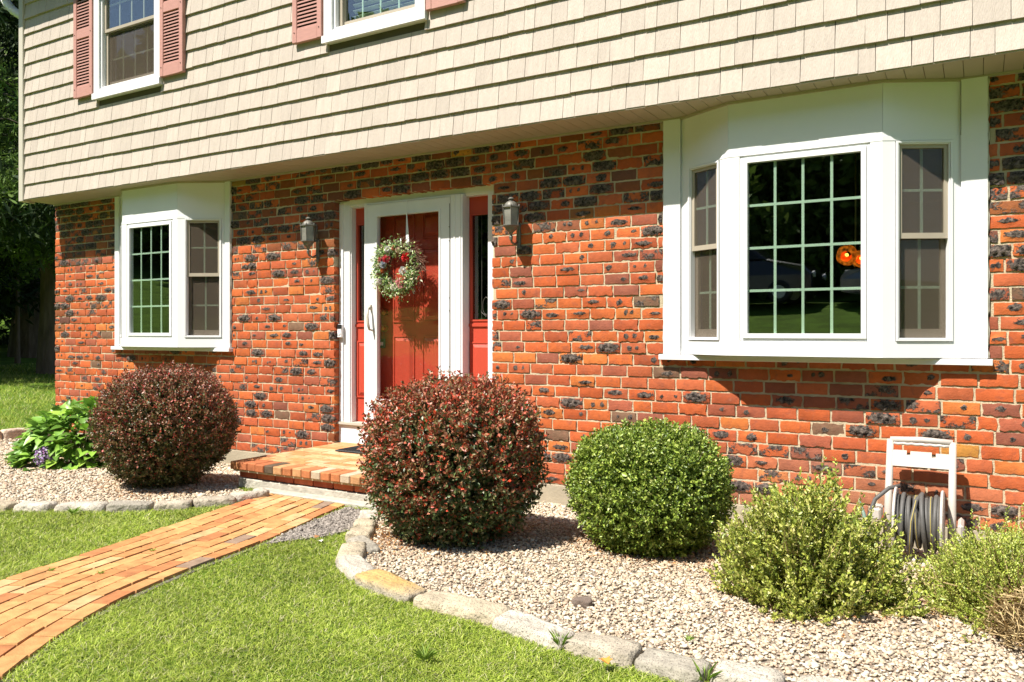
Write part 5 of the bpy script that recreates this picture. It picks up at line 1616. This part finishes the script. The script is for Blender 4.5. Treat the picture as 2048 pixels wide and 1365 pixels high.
def weed(x, y, s, seed, label, tall=False):
    r = np.random.default_rng(seed)
    n = 22
    a = r.uniform(0, 6.28, n)
    P = np.stack([x + np.cos(a) * s * 0.12, y + np.sin(a) * s * 0.12, np.full(n, float(gz(x, y)) + 0.02)], 1)
    A = np.stack([np.cos(a) * r.uniform(0.3, 1, n), np.sin(a) * r.uniform(0.3, 1, n), r.uniform(0.6, 2.4 if tall else 1.2, n)], 1)
    o = leafcloud("weed", P, A, np.array([0, 0, 1.0]) + unit(n, r) * .3, r.uniform(0.5, 1.0, n) * s, (0.03 if tall else 0.12) * s * r.uniform(0.6, 1, n),
                  pick(r, n, [(0.24, 0.38, 0.05), (0.32, 0.46, 0.09)], [1, 1]), m_grass, None, 0.2, 0.25)
    tag(o, label, "weed")
weed(-1.42, -2.80, 0.075, 1, "tuft of long grass in the gap left of the square cut edging stone", True)
weed(-0.84, -2.82, 0.085, 3, "grass tuft between the low greyish and the bright white edging stones", True)
weed(-1.00, -2.50, 0.035, 5, "tiny green weed growing in the pale gravel near the front stones")
weed(-1.80, -3.17, 0.07, 6, "broad leaved weed in the lawn at the bottom of the picture")
weed(-5.30, -2.43, 0.07, 8, "small green weed at the foot of the edging below the left round bush")
for i, (x, y) in enumerate([(-4.12, -3.25), (-4.0, -2.75), (-3.85, -3.15)]):
    weed(x, y, 0.028, 20 + i, ["small grass sprig in a walkway joint, nearest the left lawn edge", "grass sprig in the walkway joint beside the dark brown paver", "grass sprig in the middle of the walkway",
                                "upper left grass sprig sprouting between walkway bricks", "grass sprig highest up the walkway", "grass sprig lowest on the walkway by its right edge"][i])

def dead_leaf(x, y, s, ang, col, label):
    n = 7
    V = []; z = float(gz(x, y)) + 0.045
    out = [(0, -0.5), (0.22, -0.3), (0.42, -0.32), (0.30, -0.05), (0.48, 0.15), (0.20, 0.2), (0.0, 0.55), (-0.2, 0.2), (-0.45, 0.12), (-0.28, -0.08), (-0.4, -0.34), (-0.2, -0.3)]
    for (a, b) in out:
        X = a * math.cos(ang) - b * math.sin(ang); Y = a * math.sin(ang) + b * math.cos(ang)
        V.append((x + X * s, y + Y * s, z + abs(a) * s * 0.5))
    V2 = [(p[0], p[1], p[2] - 0.0015) for p in V]
    c = (x, y, z)
    mb = MB(); k = len(V)
    mb.quadpts(V + V2 + [c, (x, y, z - 0.0015)], [(2 * k, i, (i + 1) % k) for i in range(k)] + [(2 * k + 1, k + (i + 1) % k, k + i) for i in range(k)] + [(i, k + i, k + (i + 1) % k, (i + 1) % k) for i in range(k)], col)
    tag(mb.build("fallen_leaf", m_petal), label, "leaf")
dead_leaf(-1.185, -2.90, 0.055, 0.9, (0.62, 0.28, 0.05), "curled orange leaf on the lawn just below the square cut edging stone")
dead_leaf(-3.36, -2.12, 0.05, 0.2, (0.50, 0.25, 0.10), "small brown leaf on the grass left of the bend in the edging")
dead_leaf(-3.28, -2.18, 0.035, 1.2, (0.75, 0.70, 0.60), "pale dry leaf on the grass left of the bend in the edging")

# ------------------------------------------------------------------ trees
def tree(name, label, x, y, h, R, tr, zlow, n, leaf, pal, pp, seed, conif=False, group=None, lean=0.0, dens=1.0):
    r = np.random.default_rng(seed)
    g0 = float(gz(x, y))
    t = thing(name, label, "tree", (x, y, g0), group)
    mb = MB()
    pts = [(x + lean * q * q, y, g0 - 0.1 + q * h * 0.93) for q in np.linspace(0, 1, 9)]
    mb.tube(pts, [tr * (1.35 if i == 0 else 1) * (1 - 0.1 * i) + 0.02 for i in range(9)], 12)
    cl = []
    nb = 34 if conif else 26
    for i in range(nb):
        q = (i + r.uniform()) / nb
        a = r.uniform(0, 6.28)
        zb = g0 + zlow + (h - zlow) * q * 0.92
        if conif: ln = R * (1 - q) ** 0.7 * r.uniform(0.7, 1.1) + 0.3
        else: ln = R * math.sin(math.pi * min(0.98, 0.22 + 0.72 * q)) * r.uniform(0.6, 1.05)
        e = Vector((x + math.cos(a) * ln, y + math.sin(a) * ln, zb + (-0.12 if conif else 0.45) * ln))
        b0 = Vector((x, y, zb))
        m_ = b0.lerp(e, 0.5) + Vector((0, 0, 0.12 * ln * (1 if conif else -0.5)))
        mb.tube([b0, m_, e], [tr * 0.28 * (1 - 0.6 * q), tr * 0.16, 0.015], 6)
        ks = 5 if conif else 4
        for k in range(ks):
            f = (k + 1) / ks
            c = b0.lerp(e, f)
            cl.append((c.x + r.normal(0, .12 * ln * f), c.y + r.normal(0, .12 * ln * f), c.z + r.normal(0, 0.08 * ln), ln * (0.30 if conif else 0.38) * (0.65 + 0.5 * f)))
    mb.build("trunk", m_bark, t)
    cl = np.array(cl)
    w_ = cl[:, 3] ** 2
    ci = r.choice(len(cl), size=n, p=w_ / w_.sum())
    d = unit(n, r) * (r.uniform(0, 1, n) ** 0.4)[:, None]
    d[:, 2] *= 0.45 if conif else 0.75
    P = cl[ci, :3] + d * cl[ci, 3:4]
    A = unit(n, r) + (np.array([0, 0, -0.25]) if conif else 0) + d * 0.8
    C = pick(r, n, pal, pp, 0.15) * r.uniform(0.8, 1.2, (len(cl), 1))[ci]
    ln = leaf * r.uniform(0.6, 1.3, n)
    leafcloud("crown", P, A, unit(n, r) + np.array([0, 0, 0.6]), ln, ln * (0.22 if conif else 0.62), C, m_leafm, t, 0.2)
    return t
PIN = [(0.022, 0.042, 0.013), (0.036, 0.060, 0.018), (0.052, 0.080, 0.022)]
DEC = [(0.10, 0.165, 0.028), (0.15, 0.235, 0.038), (0.21, 0.30, 0.055)]
gL = "pines beyond the left end of the house"
tree("pine_tree", "grey barked pine trunk just beyond the left corner of the house", -21.1, 6.4, 15, 4.6, 0.22, 2.6, 26000, 0.34, PIN, [4, 3, 1], 81, True, gL)
tree("pine_tree", "thick dark pine trunk at the left behind the grey barked one", -27.0, 9.1, 17, 5.4, 0.46, 2.3, 30000, 0.38, PIN, [4, 3, 1], 82, True, gL)
tree("pine_tree", "slim dark tree far up the slope at the left edge", -42.0, 17.0, 16, 5.0, 0.30, 4.5, 16000, 0.5, PIN, [4, 3, 1], 83, True, gL)
tree("pine_tree", "tall dark pine behind the left trees, mostly crown", -36.0, 20.0, 20, 6.5, 0.35, 4.2, 22000, 0.55, PIN, [4, 3, 1], 84, True, gL)
tree("pine_tree", "sunlit low pine branch with bright needles left of the house wall", -19.4, 3.9, 7.6, 2.2, 0.10, 3.4, 12000, 0.22, [(0.10, 0.17, 0.03), (0.15, 0.23, 0.045), (0.07, 0.12, 0.02)], [3, 2, 2], 85, True, gL)
tree("pine_tree", "broad shading pine whose crown fills the upper left", -29.5, 4.0, 16, 6.0, 0.35, 3.4, 26000, 0.42, PIN, [4, 3, 1], 86, True, gL)
tree("pine_tree", "shading pine out of frame left, nearest the lawn", -24.3, -0.8, 14, 5.0, 0.3, 4.0, 20000, 0.42, PIN, [4, 3, 1], 88, True, gL)
tree("pine_tree", "shading pine out of frame left, second from the lawn", -26.5, 1.0, 15, 5.5, 0.3, 4.0, 20000, 0.42, PIN, [4, 3, 1], 89, True, gL)
tree("pine_tree", "dark low branched pine filling the gap behind the left trunks", -31.0, 11.8, 16, 5.5, 0.3, 1.0, 26000, 0.42, PIN, [4, 3, 1], 79, True, gL)
tree("leafy_tree", "small leafy tree with pale shining leaves under the pines at left", -24.5, 7.4, 4.6, 1.5, 0.05, 2.1, 5000, 0.13, DEC, [2, 3, 3], 87, False)
for i, (x, y, h, R) in enumerate([(-48, 26, 18, 8), (-40, 29, 18, 8), (-56, 20, 17, 8), (-33, 32, 18, 8), (-62, 12, 17, 8)]):
    tree("leafy_tree", "dense dark tree closing the view on the slope far left", x, y, h, R, 0.3, 3.2, 9000, 0.8, DEC, [4, 3, 2], 90 + i, False, "dark trees far up the left slope")
gB = "trees across the road mirrored in the windows"
rr3 = np.random.default_rng(9)
for i, x in enumerate([-62, -53, -45, -37, -30, -23, -16.5, -10, -3, 4.5, 12, 20]):
    y = -31 - rr3.uniform(0, 7)
    tree("leafy_tree", "tall leafy tree across the road, seen only as a window reflection", x, y, 14 + rr3.uniform(0, 4), 6.0, 0.32, 0.6, 15000, 0.85, DEC, [4, 3, 1.5], 100 + i, False, gB)
for i, x in enumerate([-57, -49, -41, -33, -26, -19, -13, -6, 1, 8, 16]):
    tree("leafy_tree", "tall leafy tree across the road, seen only as a window reflection", x, -41 - rr3.uniform(0, 3), 17, 6.5, 0.32, 0.3, 12000, 1.0, DEC, [4, 3, 1.5], 130 + i, False, gB)

for i, x in enumerate([-50, -43, -36, -29.5, -24, -19.5, -15, -11, -7.5, -4, 0, 4, 9]):
    tree("leafy_tree", "low leafy tree at the wood's edge across the road, seen only as a reflection", x, -27.2 - rr3.uniform(0, 1.5), 6.5, 3.2, 0.12, 0.0, 7000, 0.45, DEC, [4, 3, 1.5], 160 + i, False, gB)

# ------------------------------------------------------------------ parked cars opposite the house (mirrored in the panes)
def car(label, x, y, ang, L, H, paint, name):
    z = float(gz(x, y)) + 0.03
    t = thing(name, label, "car", (x, y, z))
    W = 1.85
    k = L / 4.7; hh = H / 1.5
    side = [(-2.30, 0.35), (-2.33, 0.75), (-2.20, 0.98), (-1.75, 1.02), (-1.25, 1.38), (-0.6, 1.50), (0.45, 1.48), (1.10, 1.05), (2.05, 0.88), (2.30, 0.68), (2.32, 0.35)]
    ca, sa = math.cos(ang), math.sin(ang)
    def tr(px, py, pz): return (x + px * ca - py * sa, y + px * sa + py * ca, z + pz)
    mb = MB(); n = len(side)
    rows = []
    for (f, ins) in ((-1, 0.06), (-1, 0), (1, 0), (1, 0.06)):
        pass
    V = []
    for s_ in (-1, 1):
        for (lvl) in (0, 1):
            for (px, pz) in side:
                tum = 0.16 * max(0, pz - 0.95) / 0.55
                yy = s_ * (W / 2 - tum - (0.07 if lvl == (0 if s_ < 0 else 1) else 0) * 0)
                V.append((px * k, yy if lvl == 1 else s_ * (W / 2 - tum - 0.0), pz * hh))
    V = []
    prof = [(-1, 0.10), (-0.9, 0.0), (0.9, 0.0), (1, 0.10)]
    for (f, drop) in prof:
        for (px, pz) in side:
            tum = 0.20 * max(0, pz - 0.95) / 0.55
            V.append(tr(px * k * (1 - drop * 0.12), f * (W / 2 - tum), (pz - (drop * 0.35 if pz > 0.5 else 0)) * hh))
    F_ = []
    for j in range(3):
        for i in range(n - 1): F_.append((j * n + i, j * n + i + 1, (j + 1) * n + i + 1, (j + 1) * n + i))
        F_.append((j * n + n - 1, j * n, (j + 1) * n, (j + 1) * n + n - 1))
    F_.append(tuple(range(n))[::-1]); F_.append(tuple(3 * n + i for i in range(n)))
    mb.quadpts(V, F_)
    body = mb.build("body", paint, t)
    mb = MB()
    for s_ in (-1, 1):
        for (a, b) in ((-1.5, -0.62), (-0.55, 0.28), (0.32, 0.95)):
            zt = 1.40; zb_ = 1.04
            yb, yt = s_ * (W / 2 - 0.02), s_ * (W / 2 - 0.165)
            a2, b2 = (a + 0.28 if a < -1 else a), (b - 0.45 if b > 0.9 else b)
            pts = [tr(a * k, yb, zb_ * hh), tr(b * k, yb, zb_ * hh), tr(b2 * k, yt, zt * hh), tr(a2 * k, yt, zt * hh)]
            o = s_ * 0.015
            pts2 = [tr(a * k, yb + o, zb_ * hh), tr(b * k, yb + o, zb_ * hh), tr(b2 * k, yt + o, zt * hh), tr(a2 * k, yt + o, zt * hh)]
            mb.quadpts(pts + pts2, MB.BOX)
    mb.build("windows", m_black, t)
    for (wx, s_) in ((-1.42, -1), (-1.42, 1), (1.45, -1), (1.45, 1)):
        mb = MB()
        c = Vector(tr(wx * k, s_ * (W / 2 - 0.08), 0.33))
        axv = Vector((-sa, ca, 0))
        mb.tube([c - axv * 0.13, c - axv * 0.11, c + axv * 0.11, c + axv * 0.13], [0.29, 0.33, 0.33, 0.29], 24)
        wh = mb.build("wheel", m_black, t)
        mb = MB(); mb.tube([c - axv * 0.135, c + axv * 0.135], [0.19, 0.19], 16); mb.build("rim", m_whiteal, wh)
    for s_ in (-1, 1):
        mb = MB(); p = tr(2.27 * k, s_ * 0.68, 0.66 * hh); mb.tube([p, tr(2.34 * k, s_ * 0.68, 0.66 * hh)], 0.09, 12); mb.build("headlight", m_white, t)
m_dk = M("dark_car_paint", (0.012, 0.014, 0.018), 0.2, 0.02, coat=1.0)
m_sv = M("silver_car_paint", (0.30, 0.31, 0.32), 0.25, 0.02, metal=0.6, coat=1.0)
car("dark sport utility vehicle across the lawn, seen as a reflection in the bay glass", -6.4, -19.3, 0.05, 4.9, 1.85, m_dk, "parked_suv")
car("silver car parked across the lawn, seen as a reflection beside the dark one", -1.0, -19.1, 0.08, 4.6, 1.42, m_sv, "parked_car")
for x_ in (-30, -2, 26):
    pass
up = thing("utility_lines", "overhead wires and poles along the road, seen as reflections", "utility line", (-34, -24, float(gz(-34, -24))))
for xx in (-34, 6):
    g_ = float(gz(xx, -24)); mb = MB(); mb.tube([(xx, -24, g_ - .2), (xx, -24, g_ + 7.5)], [0.15, 0.11], 10); mb.box(xx - .06, xx + .06, -25.1, -22.9, g_ + 6.9, g_ + 7.05)
    mb.build("pole", m_bark, up)
for (yy, zz) in ((-25.0, 7.1), (-23.0, 7.1), (-24.0, 5.6)):
    g_ = float(gz(0, -24)); mb = MB()
    mb.tube([(-60 + i * 6, yy, g_ + zz - 0.5 * math.sin(((-60 + i * 6 + 34) / 40) * math.pi) ** 2) for i in range(16)], 0.02, 5)
    mb.build("wire", m_whiteal, up)
